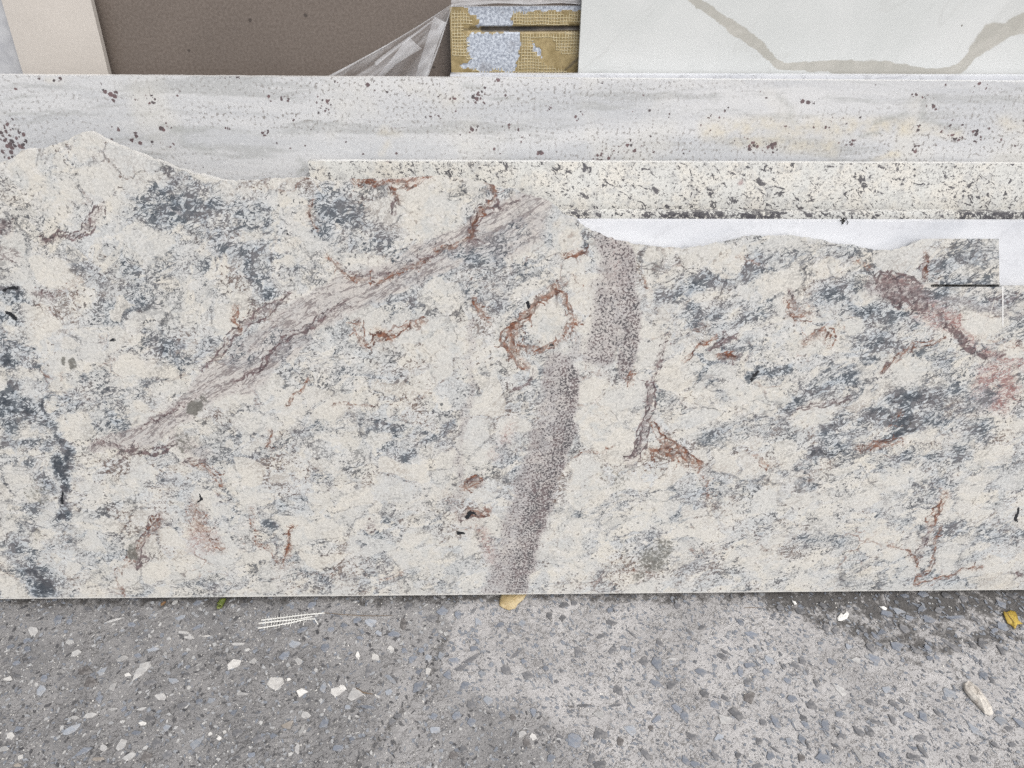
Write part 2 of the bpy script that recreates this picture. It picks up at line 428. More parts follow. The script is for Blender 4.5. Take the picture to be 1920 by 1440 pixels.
    col = s.mix(s.mul(pm, 0.9), col, s.mix(s.step(s.noise(45, 3), 0.4, 0.62), (0.065, 0.062, 0.072), (0.155, 0.12, 0.125)))
    col = s.mix(s.mul(s.step(pd, 0.2, 0.8), s.mul(s.step(s.noise(210, 3, 0.6), 0.62, 0.70), 0.7)), col, (0.66, 0.62, 0.59))
    # maroon veins
    mf = fil(s, maroon, 85, flow, 0.12, 0.022)
    mc = s.step(s.add(s.mul(maroon, 0.8), s.mul(s.sub(s.noise(130, 5, 0.72), 0.5), 2.6)), 0.68, 0.92)
    mcol = s.mix(s.step(s.noise(110, 4), 0.4, 0.6), (0.06, 0.038, 0.046), (0.17, 0.11, 0.115))
    ml, rl = s.attr('mline'), s.attr('rline')
    tn = s.mul(s.sub(s.noise(150, 3, 0.65), 0.5), 1.5)
    col = s.mix(s.mul(s.step(maroon, 0.05, 0.8), 0.22), col, (0.40, 0.33, 0.335))
    mlm = s.mul(s.step(s.add(ml, tn), 0.32, 0.62), s.step(ml, 0.02, 0.2))
    col = s.mix(s.mul(s.mx(mlm, s.mx(s.mul(mf, 0.7), s.mul(mc, s.step(maroon, 0.02, 0.2)))), 0.85), col, mcol)
    # rust veins
    rf = fil(s, rust, 72, None, 0.10, 0.02, 5, 0.62, 0.9)
    rc = s.mul(s.step(s.add(s.mul(rust, 0.9), s.mul(s.sub(s.noise(120, 5, 0.7), 0.5), 2.6)), 0.95, 1.15), s.step(rust, 0.02, 0.2))
    col = s.mix(s.mul(s.step(s.mul(rust, s.lin(s.noise(60, 5, 0.7), 0.35, 0.6, 0.2, 1.1)), 0.05, 0.8), 0.45), col, (0.66, 0.55, 0.46))
    rcol = s.mix(s.step(s.noise(100, 4, 0.65), 0.40, 0.60), (0.26, 0.10, 0.052), (0.075, 0.026, 0.018))
    rlm = s.mul(s.step(s.add(rl, tn), 0.30, 0.62), s.step(rl, 0.02, 0.2))
    rlm = s.mul(rlm, s.lin(s.noise(55, 4, 0.65), 0.36, 0.55, 0.5, 1.0))
    col = s.mix(s.mul(s.mx(rlm, s.mx(s.mul(rf, 0.65), rc)), 0.93), col, rcol)
    od = s.step(s.add(olive, s.mul(s.sub(s.noise(150, 4, 0.7, 0.5), 0.5), 3.2)), 0.42, 0.75)
    col = s.mix(s.mul(s.step(s.add(olive, s.mul(s.sub(s.noise(60, 4, 0.7), 0.5), 1.6)), 0.3, 0.9), s.mul(s.step(olive, 0.0, 0.2), 0.45)), col, (0.36, 0.37, 0.35))
    col = s.mix(s.mul(s.mul(od, s.step(olive, 0.02, 0.2)), 0.75), col, s.mix(s.noise(60, 3), (0.075, 0.062, 0.045), (0.19, 0.195, 0.18)))
    bd = s.mul(s.step(s.add(black, s.mul(s.sub(s.noise(150, 5, 0.7), 0.5), 1.6)), 0.45, 0.62), s.step(black, 0.02, 0.2))
    col = s.mix(bd, col, (0.018, 0.02, 0.025))
    fine = s.noise(260, 3, 0.6)
    col = s.scale(col, s.lin(fine, 0.28, 0.72, 0.74, 1.04))
    col = s.mix(s.mul(rim, 0.75), col, s.mix(s.noise(140, 4, 0.7), (0.58, 0.57, 0.54), (0.86, 0.85, 0.82)))
    return s.finish(col, s.lin(s.noise(60, 3), 0.3, 0.7, 0.3, 0.55), s.add(s.noise(230, 3), s.mul(med, 0.5)), 0.3, 0.0006)

def mat_garnet():
    s = NT('pale grey granite with garnets')
    gar, yel, grn, rim = s.attr('garnet'), s.attr('yellow'), s.attr('streak'), s.attr('rim')
    lay = s.map(scale=(0.12, 1, 1.25), vec=s.warp(0.03, 7))
    n = s.noise(16, 5, 0.62, 0.3, lay)
    col = s.mix(s.step(n, 0.38, 0.64), (0.53, 0.545, 0.565), (0.645, 0.652, 0.66))
    col = s.mix(s.mul(s.step(s.noise(30, 5, 0.65, 0.2, lay), 0.51, 0.63), 0.7), col, (0.42, 0.43, 0.43))
    col = s.mix(s.mul(s.step(s.noise(7, 3), 0.5, 0.68), 0.5), col, (0.66, 0.645, 0.60))
    col = s.mix(s.mul(yel, s.lin(s.noise(45, 4), 0.35, 0.7, 0.1, 0.9)), col, (0.67, 0.60, 0.45))
    gs = s.mul(grn, s.lin(s.noise(40, 4, 0.6, 0, lay), 0.35, 0.65, 0.3, 1.0))
    col = s.mix(s.mul(gs, 0.85), col, (0.33, 0.345, 0.33))
    gn = s.noise(210, 2.5, 0.6)
    col = s.mix(s.mul(s.step(gn, 0.56, 0.62), s.lin(s.noise(12, 4, 0.6, 0, lay), 0.38, 0.62, 0.15, 0.95)), col, (0.26, 0.245, 0.235))
    col = s.mix(s.mul(s.step(gn, 0.42, 0.30), 0.5), col, (0.74, 0.75, 0.76))
    # scattered dark grains and garnet clusters
    gw = s.warp(0.006, 140)
    v = s.vor(165, 'F1', 'Distance', gw)
    vc = s.vor(165, 'F1', 'Color', gw)
    sep = s.n('ShaderNodeSeparateColor'); s.l(vc, sep.inputs[0])
    base = s.mul(s.step(s.noise(6, 4, 0.65), 0.40, 0.68), 0.15)
    on = s.math('LESS_THAN', sep.outputs[0], s.add(s.mul(gar, 1.25), base))
    sz = s.lin(sep.outputs[1], 0, 1, 0.18, 0.54)
    sz = s.mul(sz, s.lin(gar, 0, 0.6, 0.62, 1.15))
    d = s.mul(on, s.step(s.sub(v, sz), 0.08, -0.08))
    col = s.mix(s.mul(d, 0.9), col, s.mix(sep.outputs[2], (0.045, 0.032, 0.038), (0.15, 0.085, 0.09)))
    col = s.scale(col, s.lin(s.noise(450, 2), 0.25, 0.75, 0.9, 1.09))
    col = s.mix(s.mul(rim, 0.7), col, (0.74, 0.74, 0.73))
    return s.finish(col, 0.32, s.noise(260, 3), 0.15, 0.0005)

def mat_speckled(name, dark=0.0, warm=1.0):
    s = NT(name)
    rim = s.attr('rim')
    n = s.noise(20, 4, 0.6, 0.3)
    col = s.mix(s.step(n, 0.40, 0.62), (0.69, 0.695, 0.67), (0.74, 0.72, 0.665))
    col = s.mix(s.mul(s.step(s.noise(13, 4, 0.6), 0.54, 0.72), 0.55*warm), col, (0.62, 0.575, 0.50))
    col = s.mix(s.mul(s.step(s.noise(60, 4, 0.65), 0.51, 0.63), 0.65), col, (0.50, 0.505, 0.50))
    gn = s.noise(200, 2.5, 0.6)
    col = s.mix(s.mul(s.step(gn, 0.56, 0.62), 0.6), col, (0.27, 0.265, 0.26))
    clus = s.lin(s.noise(10, 4, 0.65), 0.35, 0.65, -0.02 - dark*0.8, 0.05 + dark*0.6)
    diag = s.map(rot=(0, R(-32), 0), scale=(0.6, 1, 1))
    sp = s.noise(112, 3, 0.64, 1.0, diag)
    m = s.step(s.add(s.add(sp, clus), dark), 0.603, 0.64)
    tone = s.mix(s.noise(30, 2), (0.022, 0.026, 0.034), (0.15, 0.14, 0.155))
    col = s.mix(s.mul(m, 0.92), col, tone)
    m2 = s.step(s.add(s.add(s.noise(230, 2.5, 0.6), clus), dark), 0.60, 0.65)
    col = s.mix(s.mul(m2, 0.8), col, tone)
    col = s.mix(s.mul(s.step(s.noise(24, 2), 0.70, 0.78), 0.7), col, (0.33, 0.20, 0.20))
    col = s.scale(col, s.lin(s.noise(430, 2), 0.25, 0.75, 0.9, 1.08))
    if dark == 0: col = s.mix(s.mul(rim, 0.5), col, (0.80, 0.80, 0.78))
    return s.finish(col, 0.3, s.noise(240, 3), 0.15, 0.0005)

def mat_marble(name, veins=0.3):
    s = NT(name)
    diag = s.map(rot=(0, R(18), 0), scale=(0.3, 1, 1), vec=s.warp(0.08, 5))
    n = s.noise(11, 5, 0.6, 0.4, diag)
    col = s.mix(s.mul(s.step(n, 0.47, 0.68), 0.65), (0.69, 0.71, 0.75), (0.54, 0.565, 0.61))
    r = s.math('ABSOLUTE', s.sub(s.noise(14, 5, 0.6, 0.6, s.map(rot=(0, R(-35), 0))), 0.5))
    col = s.mix(s.mul(s.step(r, 0.02, 0.0), veins), col, (0.48, 0.49, 0.52))
    col = s.scale(col, s.lin(s.noise(330, 3), 0.25, 0.75, 0.955, 1.04))
    return s.finish(col, s.lin(s.noise(40, 3), 0.3, 0.7, 0.22, 0.42))

def mat_porcelain():
    s = NT('off white porcelain with taupe vein')
    vein = s.attr('vein')
    n = s.noise(6, 4, 0.6, 0.5)
    col = s.mix(s.step(n, 0.35, 0.7), (0.565, 0.585, 0.58), (0.615, 0.63, 0.627))
    r = s.math('ABSOLUTE', s.sub(s.noise(5, 5, 0.6, 0.8, s.map(rot=(0, R(40), 0), scale=(0.5, 1, 1))), 0.5))
    col = s.mix(s.mul(s.step(r, 0.012, 0.0), 0.35), col, (0.49, 0.50, 0.49))
    e = s.step(s.add(vein, s.mul(s.sub(s.noise(50, 6, 0.7), 0.5), 0.7)), 0.24, 0.46)
    vm = s.noise(26, 5, 0.62, 0.4, s.map(rot=(0, R(35), 0), scale=(0.4, 1, 1)))
    col = s.mix(s.mul(s.mul(e, s.step(vein, 0.02, 0.15)), s.lin(vm, 0.32, 0.66, 0.62, 1.0)), col, s.mix(s.step(vm, 0.35, 0.65), (0.32, 0.305, 0.26), (0.48, 0.468, 0.43)))
    d = s.vor(26, 'F1', 'Distance'); dc = s.vor(26, 'F1', 'Color')
    sep = s.n('ShaderNodeSeparateColor'); s.l(dc, sep.inputs[0])
    col = s.mix(s.mul(s.math('LESS_THAN', sep.outputs[0], 0.2), s.step(d, 0.045, 0.025)), col, (0.16, 0.15, 0.13))
    return s.finish(col, s.lin(s.noise(9, 3), 0.3, 0.7, 0.2, 0.32))

def mat_plain(name, a, b, scale=160, rough=0.5, low=8, pits=None, spec=0.4, bump=0.1):
    s = NT(name)
    col = s.mix(s.step(s.noise(scale, 4, 0.65), 0.3, 0.7), a, b)
    col = s.scale(col, s.lin(s.noise(low, 4, 0.6), 0.3, 0.7, 0.93, 1.06))
    if pits:
        d = s.vor(38, 'F1', 'Distance', s.warp(0.01, 70)); dc = s.vor(38, 'F1', 'Color', s.warp(0.01, 70))
        sep = s.n('ShaderNodeSeparateColor'); s.l(dc, sep.inputs[0])
        on = s.math('LESS_THAN', sep.outputs[0], 0.42)
        col = s.mix(s.mul(s.mul(on, s.step(s.sub(d, s.lin(sep.outputs[1], 0, 1, 0.02, 0.11)), 0.03, -0.03)), 0.8), col, pits)
    return s.finish(col, rough, s.noise(scale*1.3, 3), bump, 0.0005, spec)

# ------------------------------------------------------------------ pavement
def ground_masks(X, Y):
    X = np.asarray(X, float); Y = np.asarray(Y, float)
    wx = X + 26*(fbm(X/40, Y/40, 31)-0.5)*2; wy = Y + 16*(fbm(X/40, Y/40, 57)-0.5)*2
    poly = [(848, 900), (848, 1185), (832, 1245), (855, 1290), (975, 1330), (1065, 1395), (1110, 1460), (1300, 1900), (6000, 1900), (6000, 900)]
    light = np.zeros_like(X)
    for k in range(14):                       # the paler pour feathers out downwards
        a_, r_ = k*2.4, np.clip((wy-1200)/3.0, 5, 75)*math.sqrt((k+.5)/14)
        light += inpoly(wx + r_*math.cos(a_), wy + 0.8*r_*math.sin(a_), poly)/14.0
    mid = np.zeros_like(X); stroke(mid, wx, wy, [(640, 1120), (760, 1200), (800, 1300), (760, 1440)], 150, 0.42)
    light = np.maximum(light, mid)
    dirt_and_shade = np.zeros_like(X)
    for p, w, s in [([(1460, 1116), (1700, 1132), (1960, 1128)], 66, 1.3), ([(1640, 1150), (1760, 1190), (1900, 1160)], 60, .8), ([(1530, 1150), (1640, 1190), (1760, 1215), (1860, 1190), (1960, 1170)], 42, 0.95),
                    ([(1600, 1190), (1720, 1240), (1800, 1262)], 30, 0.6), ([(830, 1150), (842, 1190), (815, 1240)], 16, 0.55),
                    ([(780, 1290), (720, 1370), (680, 1440)], 14, 0.5), ([(0, 1128), (500, 1122), (960, 1118), (1460, 1114)], 26, 0.85),  # last stroke: dirt deepened with contact shade painted along the slab foot
                    ([(1075, 1320), (1090, 1345)], 14, 0.7), ([(1800, 1285), (1850, 1340)], 26, 0.35), ([(-300, 1130), (0, 1128)], 25, 0.5)]:  # dark smear round the stone chunk; slab-foot strip runs on leftwards
        stroke(dirt_and_shade, wx, wy, p, w, s)
    crk = np.zeros_like(X)
    for p, w, s in [([(850, 1112), (851, 1160), (846, 1180), (838, 1205)], 5, 0.8), ([(832, 1200), (822, 1225), (812, 1250), (806, 1275), (782, 1300)], 16, 0.62), ([(782, 1300), (758, 1325), (738, 1350), (704, 1395), (660, 1440)], 13, 0.62),
                    ([(775, 1345), (750, 1385), (725, 1430)], 10, 0.5)]:
        stroke(crk, X + 9*(fbm(X/14, Y/14, 3)-0.5), Y + 9*(fbm(X/14, Y/14, 8)-0.5), p, w, s)
    return light, dirt_and_shade, crk
def build_pavement():
    s = NT('worn concrete')
    light, dirt_and_shade, crk = s.attr('light'), s.attr('dirt_and_shade'), s.attr('crack')
    n1, n2 = s.noise(14, 5, 0.65), s.noise(220, 4, 0.65)
    dk = s.mix(s.step(n1, 0.35, 0.65), (0.195, 0.193, 0.196), (0.262, 0.258, 0.259))
    lt = s.mix(s.step(n1, 0.35, 0.65), (0.40, 0.392, 0.392), (0.475, 0.466, 0.464))
    col = s.mix(light, dk, lt)
    col = s.mix(s.mul(s.step(s.noise(4.5, 4, 0.6), 0.48, 0.66), 0.35), col, (0.24, 0.235, 0.235))
    # sand grains, pits, whitish wear
    col = s.mix(s.mul(s.step(n2, 0.55, 0.68), 0.55), col, (0.13, 0.125, 0.12))
    col = s.mix(s.mul(s.step(s.noise(300, 3, 0.6), 0.60, 0.68), s.lin(light, 0, 1, 0.6, 0.35)), col, (0.47, 0.455, 0.43))
    wv = s.map(rot=(0, 0, R(-35)), scale=(0.45, 1, 1), vec=s.warp(0.012, 60))
    lines = s.mx(s.step(s.math('ABSOLUTE', s.sub(s.noise(85, 4, 0.6, 0.4, wv), 0.5)), 0.022, 0.006), s.mul(s.step(s.math('ABSOLUTE', s.sub(s.noise(48, 4, 0.65, 0.9, wv), 0.5)), 0.016, 0.004), s.step(s.noise(21, 3), 0.5, 0.6)))
    col = s.mix(s.mul(s.mul(lines, s.step(s.noise(9, 3), 0.36, 0.58)), 0.72), col, s.mix(light, (0.075, 0.073, 0.073), (0.135, 0.128, 0.122)))
    v = s.vor(260, 'F1', 'Distance'); vc = s.vor(260, 'F1', 'Color')
    sep = s.n('ShaderNodeSeparateColor'); s.l(vc, sep.inputs[0])
    dot = s.mul(s.math('LESS_THAN', sep.outputs[0], s.lin(light, 0, 1, 0.08, 0.03)), s.step(v, 0.40, 0.26))
    col = s.mix(s.mul(dot, 0.75), col, (0.52, 0.51, 0.48))
    pit = s.mul(s.math('GREATER_THAN', sep.outputs[1], 0.86), s.step(v, 0.40, 0.28))
    col = s.mix(s.mul(pit, 0.7), col, (0.085, 0.083, 0.085))
    dirt_and_shade = s.mul(dirt_and_shade, s.lin(s.noise(26, 5, 0.7, 0.5), 0.34, 0.58, 0.35, 1.15))
    dd = s.step(s.add(dirt_and_shade, s.mul(s.sub(s.noise(70, 5, 0.7, 0.3), 0.5), 2.4)), 0.35, 1.0)
    col = s.mix(s.mul(s.mul(dd, s.step(dirt_and_shade, 0.0, 0.35)), 0.86), col, s.mix(n2, (0.030, 0.028, 0.027), (0.105, 0.10, 0.096)))
    cd = s.step(s.add(crk, s.mul(s.sub(s.noise(130, 4, 0.7), 0.5), 2.6)), 0.45, 0.8)
    col = s.mix(s.mul(s.mul(cd, s.step(crk, 0, 0.2)), 0.55), col, (0.055, 0.052, 0.05))
    col = s.scale(col, s.lin(s.noise(520, 2), 0.25, 0.75, 0.82, 1.16))
    hgt = s.sub(s.add(s.mul(s.noise(120, 5, 0.7), 1.0), s.mul(n2, 0.6)), s.mul(lines, 0.35))
    mat = s.finish(col, s.lin(n2, 0.3, 0.7, 0.65, 0.9), hgt, 0.6, 0.0022, 0.3)
    xs = np.concatenate([[-30, -12, -5, -2.2], even(-1.25, 1.3, 0.005), [2.2, 5, 12, 30]])
    ys = np.concatenate([[-30, -12, -5, -2, -1], even(-0.52, 0.06, 0.005), [0.2, 0.5, 1, 3, 8, 30]])
    XX, YY = np.meshgrid(xs, ys, indexing='ij')
    P = np.stack([XX.ravel(), YY.ravel(), np.zeros(XX.size)], -1)
    px, py = project(P)
    inside = (P[:, 0] > -1.26) & (P[:, 0] < 1.31) & (P[:, 1] > -0.53) & (P[:, 1] < 0.07)
    Q = P.copy(); Q[:, 0] = np.clip(Q[:, 0], -1.25, 1.3); Q[:, 1] = np.clip(Q[:, 1], -0.52, 0.06)
    px, py = project(Q)
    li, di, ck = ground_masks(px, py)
    x, y = P[:, 0], P[:, 1]
    P[:, 2] = np.where(inside, 0.0022*(fbm(x*7, y*7, 2)-0.5) + 0.0012*(fbm(x*60, y*60, 9, 3)-0.5) - ck*0.003 - di*0.0012*fbm(x*90, y*90, 21, 2), 0)
    nx, ny = len(xs), len(ys); idx = np.arange(nx*ny).reshape(nx, ny)
    q = np.stack([idx[:-1, :-1], idx[1:, :-1], idx[1:, 1:], idx[:-1, 1:]], -1).reshape(-1, 4)
    me = fast_mesh('pavement', P, q, mat, {'light': li, 'dirt_and_shade': di, 'crack': ck})
    me.polygons.foreach_set('use_smooth', np.ones(len(me.polygons), bool))
    o = bpy.data.objects.new('pavement', me); C.objects.link(o)
    tag(o, 'worn grey concrete pavement with exposed stone chips', None, None, 'structure')
    return o
def ground_z(x, y):
    x = np.atleast_1d(np.asarray(x, float)); y = np.atleast_1d(np.asarray(y, float))
    return 0.0022*(fbm(x*7, y*7, 2)-0.5) + 0.0012*(fbm(x*60, y*60, 9, 3)-0.5)
pavement = build_pavement()

def stone_mat(name, a, b):
    s = NT(name)
    r = s.rand()
    dust = s.noise(120, 5, 0.7)
    lam = s.noise(140, 4, 0.6, 0.3, s.map(rot=(0, 0, R(35)), scale=(0.25, 1, 1)))
    col = s.mix(s.step(lam, 0.35, 0.65), a, b)
    col = s.scale(col, s.lin(r, 0, 1, 0.78, 1.2))
    col = s.mix(s.mul(s.step(dust, 0.48, 0.66), 0.6), col, (0.30, 0.29, 0.285))
    col = s.scale(col, s.lin(s.noise(400, 2), 0.25, 0.75, 0.85, 1.13))
    return s.finish(col, 0.6, lam, 0.3, 0.0008, 0.4)
SM = {'b': stone_mat('blue grey slate', (0.165, 0.185, 0.225), (0.23, 0.25, 0.285)),
      'l': stone_mat('pale blue grey slate', (0.27, 0.30, 0.345), (0.37, 0.385, 0.41)),
      'd': stone_mat('dark slate', (0.125, 0.128, 0.138), (0.185, 0.186, 0.195)),
      'g': stone_mat('light grey stone', (0.36, 0.36, 0.36), (0.47, 0.465, 0.455)),
      'w': stone_mat('white stone', (0.58, 0.57, 0.55), (0.68, 0.67, 0.65)),
      't': stone_mat('tan stone', (0.30, 0.27, 0.235), (0.38, 0.345, 0.31)),
      'k': stone_mat('brown black stone', (0.10, 0.094, 0.094), (0.15, 0.14, 0.135))}
# (x, y, length, width, angle, kind) read off three enlarged views of the pavement
LEFT = """325 605 60 45 20 b;390 620 42 30 80 b;185 670 72 40 40 g;150 725 42 30 -40 b;395 735 50 34 10 g;435 795 62 38 -30 g;160 775 55 34 10 b;190 830 70 42 -20 d;95 850 42 32 0 b;640 610 92 16 -20 g;740 635 62 30 10 b;820 690 78 24 -48 d;1020 595 52 38 -30 l;1055 610 42 24 50 d;1110 650 62 28 -30 b;1035 680 66 20 8 g;1065 707 70 20 12 g;1160 700 50 11 -5 w;860 775 66 28 -15 l;690 825 62 34 -15 g;775 810 42 30 20 b;930 800 28 22 0 g;480 895 92 50 12 k;575 897 66 44 -50 l;510 960 76 56 10 k;800 890 125 56 -58 g;720 920 40 24 25 w;850 960 84 34 -10 d;640 985 72 52 -50 g;975 950 62 34 10 l;905 1040 66 40 15 g;560 1052 56 42 30 b;50 940 48 34 -10 w;250 935 48 34 40 b;1310 860 88 62 -45 w;1420 845 62 42 -20 g;1545 965 92 72 10 w;1625 945 26 22 0 w;1680 840 58 46 40 g;1655 745 78 48 10 l;1600 810 74 40 -20 b;1705 1020 68 58 10 w;1820 990 72 34 85 l;1895 1010 66 60 -40 w;1340 745 78 18 -3 g;1265 810 52 24 80 d;1195 840 52 34 80 d;1360 1025 98 15 -3 g;1060 875 32 26 0 b;1120 860 36 18 -30 g;405 1225 98 48 -22 l;510 1145 86 32 -12 g;420 1160 52 20 5 g;235 1000 72 42 80 l;805 1190 46 24 10 w;935 1215 48 38 -40 l;850 1165 56 38 20 d;770 1245 72 34 0 b;680 1312 62 52 -60 g;585 1330 56 40 30 g;640 1110 52 16 -5 g;700 1110 36 30 0 b;800 1110 64 16 -15 g;1190 1062 52 38 -40 l;1120 1065 44 30 20 b;1110 1300 84 56 -70 l;1235 1275 36 32 0 w;1455 1275 94 52 8 d;1540 1260 46 36 0 b;1620 1202 84 58 -80 t;1700 1230 78 22 -65 g;1720 1145 84 42 15 g;1830 1190 66 54 -30 b;1675 1330 76 28 80 g;1185 1250 26 20 0 w;1265 1240 24 20 0 w;470 1345 94 36 -30 b;730 1375 70 40 -30 g;825 1380 86 62 75 k;555 1390 68 26 5 t;885 1300 74 48 80 d;945 1370 72 56 0 d;118 1380 38 34 0 w;100 1425 52 26 -10 t;20 1335 56 26 0 g;60 1260 54 32 30 w;110 1220 52 36 -20 b;1340 1240 74 46 10 d;1320 1130 46 38 -30 b;1030 1090 62 38 -10 d;1900 1330 62 38 0 b;1415 1370 52 38 0 b;500 550 60 24 30 d;660 545 52 30 -20 d;1110 515 60 36 0 b;1380 525 50 30 0 d;1755 525 46 34 -40 b;20 650 50 24 10 d;60 760 40 26 -40 b;350 930 70 16 -55 d;100 925 60 20 20 d;1570 690 40 30 0 d;1700 665 70 36 -30 b;1830 760 44 60 0 b;1860 660 44 30 0 b;1330 1380 60 20 0 d;1500 1370 46 34 60 d"""
MID = """570 560 64 54 40 b;510 600 68 42 -10 d;380 530 62 46 60 d;350 630 74 36 80 k;165 620 66 52 10 l;90 610 62 34 0 b;210 685 56 26 45 l;300 690 74 32 10 b;105 710 44 22 15 b;15 640 46 42 0 b;280 770 44 34 40 w;355 780 48 28 5 b;452 782 36 34 0 b;400 830 68 42 -15 b;490 820 48 38 70 l;560 810 46 40 80 l;630 835 68 38 10 b;190 820 56 40 15 w;92 808 50 28 80 w;750 770 52 32 -15 b;740 825 118 46 -18 d;675 880 78 30 -22 d;600 915 58 52 -40 b;440 900 46 38 -30 b;490 900 50 34 60 w;790 915 46 42 0 l;925 890 66 48 70 d;695 975 52 42 20 b;655 580 72 38 85 b;745 555 48 32 -30 d;895 635 50 30 -35 b;1020 630 54 36 60 l;945 665 36 24 10 b;770 620 62 42 10 l;1170 585 52 32 80 d;1245 600 42 36 80 d;1255 525 62 34 0 d;1310 515 40 34 -45 d;1510 555 44 36 30 b;1460 700 74 24 -25 d;1525 780 62 40 -40 d;1520 625 62 32 10 d;1330 790 58 46 60 d;990 795 96 15 -40 d;1050 920 78 50 8 d;1150 880 34 28 0 b;1240 895 30 28 0 d;1775 850 92 58 60 b;1700 845 74 46 -50 d;1765 965 72 50 30 b;1860 975 84 40 -20 d;1560 1005 66 48 40 d;1640 1065 84 34 55 g;1455 1140 74 42 15 g;825 1060 58 48 25 l;730 1085 54 44 -20 d;520 1150 48 40 0 b;645 1145 52 44 0 b;730 1180 54 46 0 b;525 1225 68 44 0 l;905 1140 48 44 0 b;965 1160 46 38 10 k;1080 1130 54 32 80 b;1015 1250 52 38 -40 g;1080 1265 42 34 30 w;1310 1290 82 76 -50 b;1045 1305 62 44 80 k;1570 1290 54 40 80 k;1625 1225 70 50 40 l;1775 1165 72 40 -35 b;1740 1215 36 28 -60 k;1450 1250 84 56 0 d;1890 1110 64 46 50 b;1710 1360 80 34 60 d;1405 1380 64 34 -55 d;1180 1385 68 38 0 b;1455 1420 76 34 -20 d;685 1335 52 40 60 d;630 1370 60 52 0 k;430 980 84 46 -45 b;75 1025 96 78 20 g;270 1015 46 34 0 l;275 940 90 26 40 l;155 1100 94 20 5 b;35 1100 36 32 0 l;285 1180 48 36 -30 d;150 900 74 58 60 d;0 1000 50 46 0 w;1890 530 46 36 -45 d;60 1280 30 26 0 b;320 1150 50 34 0 d;1225 1265 40 20 20 d;1165 1335 40 28 60 d;1150 1215 60 20 20 d;1640 690 80 18 50 d;1790 740 60 36 60 d;1860 830 60 20 0 g;1640 780 36 30 0 l;1030 840 44 32 0 b;1405 915 32 24 0 b;1880 885 26 26 0 b;1210 955 30 22 0 d;1370 1090 80 14 0 d;1545 1090 70 12 -5 d"""
RIGHT = """325 620 50 36 70 b;390 690 78 38 5 b;385 780 52 32 0 l;490 835 76 36 40 l;375 865 78 36 -12 b;225 815 66 40 30 d;100 900 72 36 20 b;325 905 72 28 -80 b;465 900 52 34 -60 b;365 955 56 36 -30 d;120 1025 50 44 0 d;85 1050 32 26 0 d;375 1040 84 60 -80 k;180 1085 62 44 0 b;300 1140 90 48 50 d;10 1150 50 44 0 b;520 1180 86 42 75 b;450 1185 44 36 30 d;235 1170 88 56 0 g;595 1290 64 48 -70 l;665 1280 56 38 80 b;800 1195 76 38 -80 b;720 1085 78 48 60 d;615 1050 58 42 25 b;640 870 66 26 55 d;670 840 56 34 10 d;590 950 58 34 50 b;750 960 64 24 85 d;885 1000 100 36 60 g;840 845 48 34 40 b;1075 825 64 50 20 b;975 835 54 46 0 g;1050 760 62 40 60 d;1210 755 78 52 10 b;1300 775 80 38 60 d;1375 765 60 34 80 b;1150 575 76 44 15 b;1210 560 64 42 0 l;1270 595 52 32 0 b;1380 605 68 44 15 b;1345 545 52 34 0 b;1440 555 56 36 -50 d;1535 595 124 24 0 b;1245 660 68 46 35 d;1170 640 56 34 10 d;1120 675 54 40 0 b;1085 700 60 30 45 b;800 650 60 32 -70 d;860 670 54 44 0 d;790 530 50 36 30 d;550 540 50 34 0 d;660 560 56 42 20 d;1010 660 52 32 50 d;1240 470 54 36 30 b;1480 470 54 36 0 d;1790 520 78 48 50 b;1680 740 64 44 -60 d;1625 745 48 42 0 d;1790 780 76 28 85 d;1750 665 44 38 0 b;1800 645 58 48 0 b;1515 755 116 34 48 d;1145 1000 58 42 0 l;1050 1070 84 32 30 d;1190 1090 78 36 65 d;880 1140 58 34 0 b;1275 1150 78 42 20 b;1350 1150 64 50 50 b;1175 1165 66 28 85 d;1080 1180 90 16 28 d;690 1200 54 36 30 b;680 1160 56 30 45 d;990 1240 72 34 65 d;1050 1235 78 48 70 d;870 1225 32 28 0 g;890 1260 66 20 -15 d;1330 1275 84 42 -5 d;1300 1330 48 28 15 b;1295 1380 80 36 15 d;1120 1370 54 34 15 b;990 1370 96 28 70 g;790 1385 88 60 15 b;665 1385 58 44 70 k;490 1375 50 44 30 b;425 1290 44 34 -50 d;180 1375 46 36 60 d;420 1430 64 30 0 d;1500 1020 66 56 0 l;1785 1175 74 46 0 l;1640 1225 106 46 60 l;1835 1220 48 34 0 d;1895 1190 80 32 50 b;1850 1310 46 36 0 d;1640 1390 48 40 0 d;1585 880 42 34 60 g;1350 1350 84 26 70 d;1555 1385 30 24 0 d;700 1310 54 18 85 d;860 1320 76 16 30 d;15 1400 64 38 60 b;70 1420 64 36 0 b;205 1270 64 34 -20 l;50 1265 72 46 30 d;310 1370 44 28 -20 d;520 1340 60 16 40 d;1430 1130 60 26 50 d;1240 1070 70 18 35 d;1750 1310 60 30 45 d;1690 920 50 46 0 b;1740 950 66 22 65 d;240 1050 60 24 35 d;40 680 60 20 60 d;110 650 50 22 -20 d;240 790 60 20 40 d;700 900 40 22 60 d;560 870 56 18 70 d;930 760 40 30 60 l;1235 880 74 20 0 g;1390 825 36 28 0 b;1580 490 60 44 0 d;1350 460 60 40 10 b;1850 470 70 40 0 d;1650 610 60 20 30 d"""
specs = []
for txt, ox in ((LEFT, 0), (MID, 640), (RIGHT, 1280)):
    for row in txt.split(';'):
        x, y, L, w, a, k = row.split()
        specs.append((ox + float(x)/3, 960 + float(y)/3, float(L)/3, float(w)/3, float(a), k))
